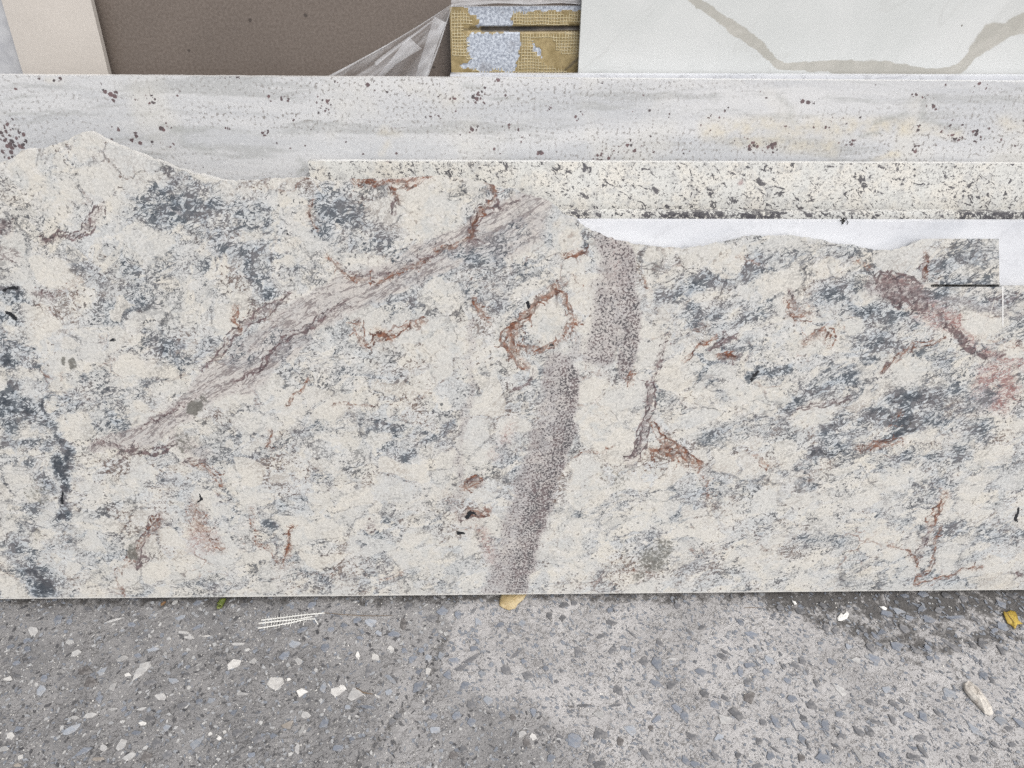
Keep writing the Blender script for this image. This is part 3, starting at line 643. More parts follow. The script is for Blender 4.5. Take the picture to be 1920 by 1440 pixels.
def stone_geo(cx, cy, L, w, ang, h, r):
    """an angular chip bedded in the concrete: bevelled, top just proud of it"""
    n = r.choice((4, 5, 5, 6, 6, 7)); pts = []
    for i in range(n):
        a = 2*math.pi*(i + r.uniform(-0.38, 0.38))/n
        rad = r.uniform(0.74, 1.18)
        pts.append((L/2*math.cos(a)*rad, w/2*math.sin(a)*rad))
    ca, sa = math.cos(ang), math.sin(ang)
    ring = lambda f, z: [(cx + (x*ca - y*sa)*f, cy + (x*sa + y*ca)*f, z) for x, y in pts]
    tilt = (r.uniform(-.04, .04), r.uniform(-.04, .04))
    top = [(x, y, h + (x-cx)*tilt[0] + (y-cy)*tilt[1]) for x, y, _ in ring(0.90, 0)]
    mid = [(x, y, h*0.7) for x, y, _ in ring(1.0, 0)]
    V = ring(0.90, -0.003) + mid + top
    Fc = [tuple(range(2*n, 3*n))]
    for k in range(2):
        for i in range(n):
            Fc.append((k*n+i, k*n+(i+1) % n, (k+1)*n+(i+1) % n, (k+1)*n+i))
    return V, Fc
def px_scale(px, py):
    x, y = ground_xy([px, px+10], [py, py]); return abs(x[1]-x[0])/10
# fill up to 300 single stones with further chips between the listed ones
r2 = random.Random(21)
tries = 0
while len(specs) < 300 and tries < 20000:
    tries += 1
    x, y = r2.uniform(0, 1920), r2.uniform(1130, 1440)
    if y < 1128: continue
    L = r2.uniform(10, 22); w = L*r2.uniform(0.35, 0.85)
    if any(math.hypot(x-q[0], y-q[1]) < 0.6*(L+q[2])+4 for q in specs): continue
    k = r2.choice('bbdlgdw' if x < 820 else 'bbdddbl')
    specs.append((x, y, L, w, r2.uniform(-80, 80), k))
for (x, y, L, w, a, k) in specs:
    sc = px_scale(x, y); gx, gy = ground_xy(x, y); gx, gy = float(gx[0]), float(gy[0])
    V, Fc = stone_geo(0, 0, L*sc*1.06, w*sc*1.14, R(-a), r2.uniform(0.0014, 0.0030), r2)
    o = link_mesh('stone', V, Fc, SM[k], pavement)
    o.location = (gx, gy, float(ground_z(gx, gy)[0]))
# countless smaller grit: one object
def build_grit():
    s = NT('stone grit')
    t = s.attr('tone')
    ramp = s.n('ShaderNodeValToRGB'); s.l(t, ramp.inputs[0])
    el = ramp.color_ramp.elements
    el[0].color = (0.06, 0.06, 0.065, 1); el[1].color = (0.70, 0.68, 0.64, 1)
    for p, c in ((0.3, (0.12, 0.12, 0.125)), (0.5, (0.20, 0.22, 0.255)), (0.7, (0.36, 0.365, 0.37))):
        e = el.new(p); e.color = (*c, 1)
    mat = s.finish(s.scale(ramp.outputs[0], s.lin(s.noise(260, 3), 0.3, 0.7, 0.8, 1.18)), 0.7)
    V, Fc, T = [], [], []
    r = random.Random(5)
    for i in range(8000):
        x, y = r.uniform(-40, 1960), r.uniform(1112, 1460)
        left = x < 840 or (x < 1050 and y > 1330)
        u = r.random()
        if left:
            if u < 0.24: L, asp, tone = r.uniform(1.4, 4.0), r.uniform(.5, 1), r.uniform(0.66, .95)
            elif u < 0.66: L, asp, tone = r.uniform(3, 12), r.uniform(.25, .7), r.uniform(0.4, 0.8)
            else: L, asp, tone = r.uniform(3, 12), r.uniform(.2, .6), r.uniform(0.0, 0.4)
        else:
            if u < 0.12: L, asp, tone = r.uniform(1.5, 3.4), r.uniform(.6, 1), r.uniform(0.8, 1)
            elif u < 0.40: L, asp, tone = r.uniform(4, 12), r.uniform(.3, .7), r.uniform(0.4, 0.65)
            else: L, asp, tone = r.uniform(2.5, 11), r.uniform(.12, .45), r.uniform(0.34, 0.6)
        sc = px_scale(x, y)
        if i % 1 == 0:
            gx, gy = ground_xy(x, y); gx, gy = float(gx[0]), float(gy[0])
        a = R(r.gauss(-38, 38)) if not left else R(r.uniform(-90, 90))
        v, f = stone_geo(gx, gy, L*sc, L*asp*sc*1.1, a, r.uniform(0.0006, 0.0016), r)
        z = float(ground_z(gx, gy)[0]); b = len(V)
        V += [(p[0], p[1], p[2]+z) for p in v]; Fc += [tuple(b+j for j in q) for q in f]; T += [tone]*len(v)
    for i in range(9000):
        gx, gy = r.uniform(-2.2, 2.3), r.uniform(-1.5, 0.02)
        X, Y = project(np.array([[gx, gy, 0.0]]))
        if gy > CAM[1] + 0.15 and -40 < X[0] < 1960 and Y[0] < 1460: continue
        left = gx < -0.05
        v, f = stone_geo(gx, gy, r.uniform(.004, .03), r.uniform(.003, .014), R(r.uniform(-90, 90)), r.uniform(.0006, .0016), r)
        z = float(ground_z(gx, gy)[0]) if -1.26 < gx < 1.31 and gy > -0.53 else 0.0; b = len(V)
        V += [(p[0], p[1], p[2]+z) for p in v]; Fc += [tuple(b+j for j in q) for q in f]
        T += [r.uniform(0.35, .95) if left else r.uniform(.25, .65)]*len(v)
    o = link_mesh('grit', V, Fc, mat, pavement, attrs={'tone': T})
    o['kind'] = 'stuff'
build_grit()

# ------------------------------------------------------------------ the front slab
SLABS = 'stone slabs leaning in a stack'
TOP = [(-700, 392), (-300, 345), (-120, 352), (-60, 330), (0, 308), (20, 300), (38, 285), (75, 279), (110, 270), (128, 262), (146, 249), (160, 246), (176, 255), (205, 269), (255, 288),
       (275, 297), (310, 307), (350, 321), (385, 332), (420, 341), (470, 340), (520, 334), (570, 333), (600, 341), (640, 338), (690, 334), (740, 333),
       (800, 330), (850, 329), (880, 333), (920, 345), (960, 353), (990, 365), (1020, 372), (1045, 386), (1054, 400), (1078, 409), (1096, 425), (1130, 440),
       (1160, 448), (1200, 458), (1240, 462), (1280, 465), (1320, 460), (1340, 455), (1380, 447), (1410, 441), (1450, 442), (1490, 443), (1520, 448),
       (1560, 456), (1600, 460), (1640, 468), (1670, 468), (1700, 462), (1722, 452), (1735, 447.5), (1873, 447.5), (1874, 535), (2000, 535), (2600, 535)]
def paint_front(X, Y, u, v):
    wx = X + 24*(fbm(X/70, Y/70, 1)-0.5) + 15*(fbm(X/18, Y/18, 2, 3)-0.5)
    wy = Y + 24*(fbm(X/70, Y/70, 3)-0.5) + 15*(fbm(X/18, Y/18, 4, 3)-0.5)
    A = {k: np.zeros_like(X) for k in ('blue', 'purple', 'rust', 'black', 'cream', 'band', 'olive', 'pink', 'maroon', 'mline', 'rline')}
    vr = random.Random(77)
    S = lambda k, pts, w, s, soft=1.0: stroke(A[k], wx, wy, pts, w, s, soft)
    B = lambda k, *a, **kw: blob(A[k], wx, wy, *a, **kw)
    for pts, w, s in [
        ([(290, 365), (400, 390), (520, 425)], 62, .95), ([(310, 400), (420, 420)], 50, 1.0), ([(240, 400), (330, 425)], 42, .7), ([(400, 455), (600, 500)], 42, .7), ([(230, 470), (270, 520)], 36, .6),
        ([(470, 490), (500, 545)], 36, .8), ([(320, 335), (420, 365)], 25, .7), ([(610, 380), (690, 420)], 55, .95), ([(600, 430), (760, 480)], 40, .75), ([(640, 460), (700, 440)], 36, .7),
        ([(0, 545), (34, 556)], 28, 1.3), ([(10, 500), (40, 620), (30, 700)], 30, .6), ([(60, 800), (110, 780)], 26, .9), ([(60, 950), (150, 1000)], 22, .6), ([(0, 595), (40, 612)], 20, .9), ([(15, 650), (65, 690)], 42, .9), ([(0, 765), (45, 772)], 50, 1.4), ([(0, 640), (30, 720), (20, 800)], 30, 1.2), ([(60, 700), (100, 800)], 30, .7), ([(130, 740), (215, 795)], 50, .75),
        ([(10, 835), (100, 830)], 30, .9), ([(85, 760), (130, 860), (118, 910), (125, 960)], 26, 1.4), ([(60, 880), (90, 910), (60, 950)], 30, 1.2), ([(50, 870), (85, 905)], 40, .85), ([(104, 860), (124, 900), (114, 960)], 26, 1.6), ([(40, 1030), (95, 1110)], 46, 1.2), ([(150, 1000), (30, 1050)], 26, .6),
        ([(285, 640), (330, 665)], 46, 1.15), ([(345, 680), (395, 645)], 36, .8), ([(240, 650), (280, 660)], 28, .7), ([(170, 780), (230, 800)], 34, .7),
        ([(540, 795), (640, 805)], 30, .75), ([(650, 785), (760, 812), (830, 826)], 28, .85), ([(765, 855), (850, 800)], 24, 1.0), ([(600, 895), (615, 905)], 32, .8), ([(640, 700), (760, 720)], 30, .45),
        ([(850, 470), (935, 500)], 34, .7), ([(870, 545), (960, 580)], 40, .65), ([(700, 580), (860, 560)], 36, .5), ([(1000, 520), (1050, 540)], 22, .4),
        ([(1240, 545), (1430, 500)], 44, .9), ([(1290, 595), (1440, 590)], 46, .8), ([(1560, 560), (1700, 600)], 60, .95), ([(1600, 645), (1760, 665)], 54, .95), ([(1420, 480), (1560, 470)], 36, .7),
        ([(1740, 560), (1960, 560)], 40, .95), ([(1405, 706), (1480, 692)], 14, 1.2), ([(1460, 765), (1600, 700)], 30, 1.1), ([(1680, 745), (1840, 745)], 50, 1.05), ([(1545, 805), (1640, 770)], 30, 1.1),
        ([(1640, 780), (1840, 805)], 46, 1.0), ([(1530, 850), (1640, 832), (1710, 800)], 24, 1.25), ([(1330, 825), (1460, 790)], 42, .8), ([(1440, 890), (1530, 905)], 26, .8), ([(1660, 925), (1800, 900)], 30, .6),
        ([(1690, 860), (1810, 850)], 34, .7), ([(1290, 930), (1420, 900)], 30, .45), ([(1740, 500), (1865, 470)], 42, .85), ([(1780, 525), (1865, 520)], 30, .8), ([(1430, 1000), (1570, 1012)], 32, .6),
        ([(1760, 1000), (1960, 1000)], 40, .75), ([(1840, 880), (1960, 860)], 36, .7), ([(1280, 1060), (1420, 1090)], 30, .4), ([(540, 1080), (640, 1090)], 26, .6), ([(340, 1085), (420, 1100)], 24, .55), ([(500, 980), (520, 990)], 18, .8),
        ([(1100, 500), (1110, 470)], 20, .3), ([(1240, 620), (1320, 640)], 30, .6), ([(1870, 640), (1960, 600)], 30, .7), ([(1300, 700), (1360, 740)], 30, .5), ([(1080, 960), (1190, 930)], 26, .5), ([(1580, 1090), (1900, 1095)], 22, .45),
        ([(-200, 600), (-60, 700)], 70, .7), ([(-200, 850), (-40, 980)], 70, .7), ([(2000, 700), (2150, 800)], 80, .7), ([(120, 470), (200, 520)], 30, .4)]:
        S('blue', pts, w, s)
    # fine purple speckle: two lengths of the steep band and thinner trails
    S('purple', [(1135, 430), (1150, 500), (1145, 580), (1125, 660)], [46, 56, 60, 48], .85, .7)
    S('purple', [(1090, 640), (1060, 700)], 34, .6); S('purple', [(1175, 480), (1180, 600), (1172, 700)], [24, 26, 24], 1.1, .7)
    S('purple', [(1050, 690), (1035, 790), (1010, 880), (985, 960), (960, 1040), (935, 1125)], [46, 52, 54, 54, 56, 58], .85, .7)
    S('purple', [(1072, 705), (1056, 790), (1034, 880), (1008, 960), (985, 1040), (960, 1125)], [28, 34, 36, 38, 36, 36], 1.35, .7)
    S('purple', [(1000, 640), (1040, 690)], 30, .5)
    S('purple', [(1240, 480), (1235, 600), (1222, 700)], 20, .4); S('purple', [(960, 410), (1080, 420)], 34, .4)
    S('purple', [(884, 600), (882, 640), (876, 690), (884, 730), (868, 770), (872, 810), (858, 860), (862, 900), (850, 950)], [10, 14, 20, 12, 18, 12, 20, 14, 18], .6, .8); S('purple', [(1225, 1070), (1180, 1100)], 20, .2)
    S('purple', [(1650, 545), (1730, 560)], 34, .9); S('purple', [(820, 1090), (900, 1060)], 26, .3)
    S('purple', [(1780, 560), (1850, 575), (1960, 590)], 30, .6)
    # lilac shear band running down to the left
    S('band', [(1010, 372), (900, 445), (780, 505), (640, 560), (540, 610), (450, 690), (360, 755), (280, 815), (180, 842)], [34, 44, 40, 42, 46, 44, 30, 26, 14], 1.0, .55)
    S('band', [(1010, 380), (1000, 440), (930, 480)], 34, .6); S('band', [(330, 820), (380, 850)], 28, .5)
    S('band', [(560, 640), (460, 720)], 30, .8, .8)
    for pts, w, s in [([(655, 565), (600, 610), (530, 638), (480, 690), (440, 720)], 8, .85), ([(545, 550), (470, 590), (430, 640), (380, 692)], 13, .9), ([(175, 833), (240, 850), (330, 832)], 9, .8),
                      ([(260, 800), (330, 760), (370, 745)], 8, .7), ([(225, 860), (255, 845)], 13, .9), ([(185, 385), (165, 420), (140, 440), (75, 455)], [16, 16, 10, 6], .95), ([(0, 470), (30, 480)], 14, .7),
                      ([(60, 550), (100, 560)], 12, .8), ([(925, 350), (930, 385), (905, 400), (893, 420), (890, 450)], 11, .95), ([(930, 380), (945, 392)], 9, .8), ([(945, 390), (985, 370)], 6, .6),
                      ([(740, 370), (742, 400)], 8, .8), ([(820, 470), (760, 510), (660, 515), (620, 480)], 6, .6), ([(1218, 720), (1214, 770), (1200, 830), (1180, 865)], 13, .95), ([(1245, 640), (1230, 690), (1220, 730)], 8, .7),
                      ([(1635, 540), (1690, 535), (1735, 560)], 26, 1.25), ([(1660, 555), (1730, 565)], 18, 1.1), ([(1760, 590), (1800, 640), (1850, 665), (1880, 655)], 8, .9), ([(1487, 550), (1490, 575)], 12, .95), ([(1330, 655), (1365, 632), (1380, 632)], 8, .9), ([(1355, 672), (1385, 668)], 11, 1.0),
                      ([(880, 905), (895, 912)], 14, .9), ([(865, 965), (920, 955)], 10, .95), ([(690, 990), (700, 985)], 14, .6), ([(1735, 480), (1730, 520)], 9, .9), ([(1650, 695), (1660, 680)], 10, .9),
                      ([(300, 970), (275, 1010), (250, 1060)], 13, .75), ([(340, 865), (385, 868)], 12, .7), ([(1740, 990), (1720, 1050)], 8, .6), ([(1905, 1075), (1915, 1080)], 9, .8), ([(270, 1045), (250, 1070)], 14, .9),
                      ([(0, 425), (15, 430)], 18, .8), ([(1865, 555), (1920, 560)], 20, .5), ([(1730, 575), (1745, 570)], 11, 1.0), ([(1905, 640), (1912, 645)], 12, .9), ([(1000, 690), (985, 720), (960, 730)], 8, .6),
                      ([(1490, 765), (1600, 745)], 7, .7), ([(520, 660), (480, 700)], 6, .5), ([(1760, 600), (1800, 640), (1850, 665)], 7, .7), ([(1210, 575), (1180, 600)], 5, .3), ([(850, 462), (790, 492)], 6, .7)]:
        S('maroon', pts, [x*1.2 for x in w] if isinstance(w, list) else w*1.2, s*0.7)
        threads(A['mline'], wx, wy, pts, max(w) if isinstance(w, list) else w, s, vr)
    for pts, w, s in [([(1040, 545), (1005, 560), (982, 588), (965, 612), (953, 636), (962, 660), (980, 682)], 13, 1.25), ([(1030, 545), (1058, 562), (1066, 590), (1076, 612)], 7, 1.1), ([(1060, 605), (1052, 632)], 7, .9),
                      ([(970, 650), (1010, 656), (1045, 645)], 8, 1.1), ([(1055, 632), (1085, 608)], 12, .9), ([(1085, 600), (1080, 640)], 10, .5), ([(668, 606), (674, 640), (690, 655), (718, 630), (760, 614), (800, 604)], 9, .9),
                      ([(710, 622), (730, 628)], 15, 1.1), ([(892, 565), (902, 585), (912, 602)], 12, .8), ([(665, 342), (700, 340), (740, 346), (800, 336)], 11, .9), ([(735, 355), (752, 372)], 12, .7),
                      ([(915, 348), (935, 360), (930, 380), (895, 412), (890, 440), (850, 462), (820, 472)], 7, .8), ([(590, 370), (578, 400), (600, 430)], 9, .6), ([(615, 470), (655, 522), (720, 526), (810, 488)], 7, .75),
                      ([(445, 570), (432, 600), (448, 620)], 9, .8), ([(582, 710), (562, 740), (530, 765)], 6, .8), ([(502, 800), (497, 832)], 8, .8), ([(370, 950), (378, 985), (395, 1020)], 24, .62), ([(395, 1010), (420, 1035)], 15, .6),
                      ([(360, 868), (388, 890), (412, 915)], 9, .7), ([(300, 970), (260, 1030), (220, 1082)], 9, .6), ([(552, 990), (548, 1030), (530, 1050)], 8, .95), ([(470, 955), (482, 1000)], 9, .5), ([(480, 1010), (530, 1060)], 7, .6),
                      ([(870, 918), (895, 905)], 14, 1.0), ([(885, 960), (920, 955)], 11, .9), ([(1222, 798), (1250, 832), (1288, 858), (1312, 880)], 11, 1.0), ([(1215, 852), (1245, 850), (1285, 872)], 11, .85), ([(1250, 835), (1235, 855)], 7, .7),
                      ([(1318, 890), (1325, 935)], 9, .6), ([(1482, 575), (1492, 598), (1522, 590)], 16, .85), ([(1280, 682), (1310, 650), (1345, 628)], 6, .8), ([(1352, 672), (1380, 668)], 9, .9), ([(1505, 645), (1548, 622), (1556, 650)], 13, .75),
                      ([(1610, 838), (1650, 830), (1690, 830)], 13, .75), ([(1415, 858), (1440, 882)], 12, .6), ([(1775, 925), (1762, 955), (1742, 985)], 12, .75), ([(1650, 692), (1700, 655), (1770, 632)], 6, .7), ([(1668, 1018), (1705, 1030), (1720, 1062)], 6, .7),
                      ([(1762, 985), (1745, 1050), (1715, 1092), (1770, 1082), (1842, 1066)], 6, .7), ([(1055, 482), (1095, 478)], 10, .85), ([(1208, 525), (1212, 540)], 8, .8), ([(1190, 1080), (1200, 1095)], 10, .5), ([(720, 1085), (760, 1070)], 9, .5),
                      ([(1020, 830), (955, 850)], 8, .3), ([(1075, 860), (1150, 840)], 5, .6), ([(840, 930), (900, 1000)], 28, .35), ([(620, 760), (700, 764)], 6, .5), ([(1735, 470), (1735, 520)], 8, .6), ([(1180, 725), (1190, 700)], 9, .7), ([(1800, 620), (1960, 660)], 12, .4),
                      ([(1385, 485), (1440, 500)], 8, .5), ([(1600, 495), (1625, 505)], 10, .6), ([(1070, 520), (1100, 545)], 7, .5), ([(640, 1085), (560, 1080)], 6, .4), ([(100, 555), (150, 520)], 9, .35), ([(1660, 800), (1690, 770)], 6, .5), ([(-100, 500), (-30, 700)], 10, .5)]:
        S('rust', pts, w*1.35, s*0.72)
        threads(A['rline'], wx, wy, pts, w, s, vr)
    for pts, w, s in [([(370, 928), (378, 936), (372, 944)], 8, .85), ([(983, 562), (990, 568)], 9, .75), ([(1908, 950), (1903, 975)], 7, .9), ([(856, 1000), (872, 996)], 7, 1.0), ([(882, 966), (890, 962)], 9, .9), ([(1030, 648), (1038, 645)], 7, .7), ([(720, 626), (724, 630)], 8, .6),
                      ([(536, 437), (545, 440)], 7, .7), ([(10, 590), (26, 600)], 9, .8), ([(10, 548), (30, 545)], 8, .8), ([(1550, 850), (1600, 842)], 5, .6), ([(115, 920), (118, 940)], 9, .8), ([(405, 745), (410, 748)], 5, .6), ([(208, 632), (215, 630)], 8, .7), ([(1412, 710), (1425, 702)], 7, .8)]:
        S('black', pts, w, s)
    for a in [(365, 765, 26, 20, 1.0), (382, 755, 16, 20, .6), (116, 680, 11, 14, .9), (137, 684, 11, 13, .9), (345, 830, 26, 30, .55), (1225, 1052, 42, 36, .72), (1250, 1025, 20, 30, .7), (1200, 1080, 26, 22, .6), (250, 1040, 14, 26, .85), (70, 920, 40, 44, .4), (1140, 890, 24, 50, .3), (1165, 910, 22, 40, .4), (60, 1000, 30, 24, .4), (1720, 800, 60, 26, .25)]:
        B('olive', *a)
    for a in [(805, 405, 88, 62, 1.0), (815, 640, 110, 52, .9), (1020, 605, 52, 58, 1.0), (1062, 445, 40, 46, 1.0), (1000, 470, 34, 28, .7), (1120, 790, 58, 80, 1.0), (1105, 915, 54, 62, .9), (1060, 1010, 60, 80, .6), (1842, 606, 50, 32, 1.0), (1900, 650, 40, 24, .8),
              (535, 490, 30, 20, .8), (1365, 490, 46, 48, .95), (1550, 505, 34, 26, .9), (1710, 690, 60, 34, .9), (1425, 745, 75, 40, .9), (1520, 785, 60, 26, .7), (230, 915, 52, 34, .9), (450, 905, 54, 46, .8), (120, 700, 40, 46, .6), (240, 710, 42, 40, .6), (262, 780, 24, 38, .8),
              (100, 380, 80, 60, .6), (60, 330, 70, 40, .6), (420, 610, 28, 26, .7), (850, 900, 60, 50, .4), (560, 1000, 50, 40, .6), (680, 880, 70, 50, .3), (1640, 1000, 60, 46, .7), (1620, 560, 40, 22, .6), (1330, 760, 50, 60, .5), (1650, 900, 60, 26, .5), (1230, 960, 60, 50, .5), (1370, 960, 60, 40, .5),
              (940, 640, 26, 60, .5), (1100, 640, 20, 34, .4), (1215, 520, 16, 70, .6), (700, 640, 60, 34, .5), (360, 1060, 60, 30, .6), (240, 1090, 40, 24, .6), (780, 1030, 80, 50, .6), (600, 1050, 60, 40, .4), (1540, 930, 50, 24, .5), (1590, 610, 46, 20, .6), (340, 590, 70, 46, .4), (60, 930, 24, 20, .7),
              (95, 760, 22, 20, .8), (1490, 640, 40, 26, .5), (160, 270, 40, 24, .8), (640, 545, 40, 22, .3), (1440, 1060, 60, 30, .5), (1090, 1070, 50, 40, .6), (700, 700, 60, 20, .4)]:
        B('cream', *a)
    S('pink', [(1660, 530), (1730, 545), (1790, 600), (1830, 650), (1960, 690)], [24, 26, 22, 18, 26], .8); B('pink', 1870, 725, 62, 70, .8); S('pink', [(1720, 585), (1790, 610)], 24, .7)
    S('pink', [(1150, 430), (1160, 520)], 40, .45); S('pink', [(905, 1000), (925, 1050)], 22, .5); S('pink', [(690, 342), (800, 338)], 14, .5); S('pink', [(930, 850), (960, 800)], 24, .3); B('pink', 380, 1010, 46, 50, .4)
    return A
FRONT_STEP = 0.0019
fu, fv = top_line(TOP, 0.0)
us = np.concatenate([even(-1.35, -1.10, 0.02)[:-1], even(-1.10, 1.12, FRONT_STEP), even(1.12, 1.35, 0.02)[1:]])
uS0, vS = plane_uv(1745, 535, 0.0); uS1, _ = plane_uv(1873, 535, 0.0)
tops = np.interp(us, fu, fv)
iN = int(np.searchsorted(us, fu[-3]-1e-6))            # inner corner of the cut
us[iN] = fu[-3]; tops[iN] = fv[-3]
i0 = int(np.searchsorted(us, fu[-4])); us[i0] = fu[-4]; tops[i0] = fv[-4]
broken = us < plane_uv(1733, 447, 0.0)[0][0]
tops = tops + np.where(broken, 0.0075*(fbm(us*55, us*0+3, 12, 4)-0.5) + 0.0045*(fbm(us*210, us*0, 4, 3)-0.5), 0)
c0 = int(np.argmin(abs(us-uS0[0])))
front = grid_slab('granite_slab', 0.0, us, tops, 400, TH, mat_front_granite(), paint_front, slot=(c0, iN, vS[0]-0.0023, vS[0]+0.0019), rough_edge=0.0018)
tag(front, 'large cream and blue grey granite slab at the very front with broken wavy top edge', 'granite slab', SLABS)
def local_box(name, u0, u1, v0, v1, y0, y1, mat, parent):
    V = [(x, y, z) for x in (u0, u1) for y in (y0, y1) for z in (v0, v1)]
    Fc = [(0, 1, 3, 2), (4, 6, 7, 5), (0, 4, 5, 1), (2, 3, 7, 6), (0, 2, 6, 4), (1, 5, 7, 3)]
    return link_mesh(name, V, Fc, mat, parent)
m_dust = mat_plain('white stone dust', (0.78, 0.78, 0.77), (0.86, 0.86, 0.85), 300, 0.8)
def score_mesh():
    a, b = plane_uv([1878.8, 1881.4, 1881.2, 1879.2], [537, 537, 612, 612], 0.0)
    V = [(x, -0.0003, z) for x, z in zip(a, b)] + [(x, 0.001, z) for x, z in zip(a, b)]
    return V, [(0, 3, 2, 1), (0, 1, 5, 4), (1, 2, 6, 5), (2, 3, 7, 6), (3, 0, 4, 7)]
link_mesh('saw_score', *score_mesh(), m_dust, front)

# rough battens under the whole stack
m_wood = mat_plain('grey weathered wood', (0.16, 0.125, 0.09), (0.27, 0.22, 0.17), 60, 0.8)
for bx, bl in ((-0.85, 'at the left end'), (-0.05, 'below the middle'), (0.8, 'at the right end')):
    V, Fc = [], []
    for k, y in enumerate(np.linspace(0.02, 0.42, 9)):
        for (dx, z) in ((-.022, 0.0005), (-.022, .0185), (-.0205, .0198), (.0205, .0198), (.022, .0185), (.022, 0.0005)):
            V.append((bx + dx + rng.uniform(-.0006, .0006), y, z))
    for k in range(8):
        for i in range(6): Fc.append((k*6+i, k*6+(i+1) % 6, (k+1)*6+(i+1) % 6, (k+1)*6+i))
    Fc.append(tuple(range(6))); Fc.append(tuple(range(48, 54))[::-1])
    tag(link_mesh('wooden_batten', V, Fc, m_wood), 'thin grey wooden batten under the leaning slabs ' + bl + ' of the stack', 'batten', 'battens under the slabs')
# ------------------------------------------------------------------ slabs behind it
def straight(name, off, x0, x1, edge, thick, mat, paint=None, step=0.004, rows=None, tilt_left=None, relief=None, end_noise=0.0):
    """edge: photo points along the upper front edge; x0/x1: photo x of the ends at the top (None = beyond the frame)"""
    u, v = top_line(edge, off)
    u0 = -1.3 if x0 is None else plane_uv(x0, edge[0][1], off)[0][0]
    u1 = 1.3 if x1 is None else plane_uv(x1, edge[-1][1], off)[0][0]
    k = np.polyfit(u, v, 1)
    uu = even(u0, u1, step); tt = np.polyval(k, uu)
    if end_noise: tt = tt + end_noise*(fbm(uu*80, uu*0+off*50, 3, 3)-0.5)
    return grid_slab(name, off, uu, tt, rows or int(tt.mean()/step), thick, mat, paint, relief=relief)
lowmarble = straight('marble_slab', 0.024, 1035, None, [(1035, 414.5), (1900, 416)], 0.012, mat_marble('white marble', 0.25), None, 0.02, 30)
tag(lowmarble, 'smooth white marble slab just behind the broken granite edge', 'marble slab', SLABS)
darkedge = straight('granite_slab', 0.049, 1010, None, [(1010, 397), (1900, 398)], 0.014, mat_speckled('granite with dense black specks', 0.085, 0.2), None, 0.02, 30, end_noise=0.0008)
tag(darkedge, 'granite slab showing only a thin dark speckled edge strip above the white marble', 'granite slab', SLABS)
speck = straight('granite_slab', 0.084, 577, None, [(600, 302), (1900, 307)], 0.011, mat_speckled('white granite with black specks', 0.0), None, 0.02, 40, end_noise=0.0006)
tag(speck, 'cream white granite slab with scattered black specks below the grey slab', 'granite slab', SLABS)

GARNETS = [(205, 180, 18, 1), (220, 182, 8, .8), (285, 188, 12, 1), (250, 185, 7, .5), (10, 232, 8, .9), (25, 258, 34, .75), (20, 275, 30, .7), (215, 250, 26, .45), (260, 262, 26, .35), (300, 242, 12, .8), (318, 238, 12, .9), (420, 240, 12, .9), (495, 245, 12, .7),
           (520, 268, 9, .9), (505, 182, 8, .9), (535, 182, 14, .7), (555, 165, 8, .6), (600, 182, 9, 1), (612, 190, 8, .8), (620, 205, 15, .8), (605, 208, 12, .7), (430, 146, 24, .5), (545, 272, 8, .4), (340, 175, 14, .4), (108, 148, 10, .5), (630, 149, 10, .7), (660, 232, 8, .4),
           (690, 160, 12, .6), (850, 187, 10, .9), (895, 185, 16, .6), (900, 168, 12, .7), (930, 155, 14, .6), (805, 215, 14, .7), (825, 215, 12, .7), (885, 245, 10, .8), (888, 240, 8, .8), (930, 280, 9, 1), (1014, 285, 8, 1), (1030, 202, 8, 1), (1095, 210, 9, .9), (1085, 223, 7, .9),
           (1145, 280, 26, .55), (1180, 278, 20, .5), (960, 240, 20, .3), (980, 250, 14, .3), (1282, 285, 9, 1), (1298, 280, 9, 1), (1320, 245, 26, .6), (1345, 222, 22, .6), (1370, 208, 16, .5), (1430, 275, 42, .7), (1390, 262, 26, .5), (1480, 253, 22, .7), (1490, 248, 8, .7), (1510, 195, 18, .7),
           (1525, 192, 8, .6), (1430, 172, 6, .8), (1590, 268, 26, .85), (1610, 265, 10, .9), (1718, 240, 9, .9), (1768, 240, 16, .6), (1715, 180, 9, .9), (1750, 198, 14, .7), (1735, 185, 10, .7), (1780, 256, 10, .8), (1830, 255, 18, .7), (1795, 258, 14, .6), (1720, 280, 14, .6), (1735, 275, 10, .5),
           (1815, 180, 10, .4), (1905, 225, 22, .4), (1840, 165, 20, .3), (1550, 227, 12, .5), (1585, 225, 10, .5), (745, 240, 12, .3), (1190, 215, 10, .4), (1210, 180, 8, .3), (1130, 300, 20, .5)]
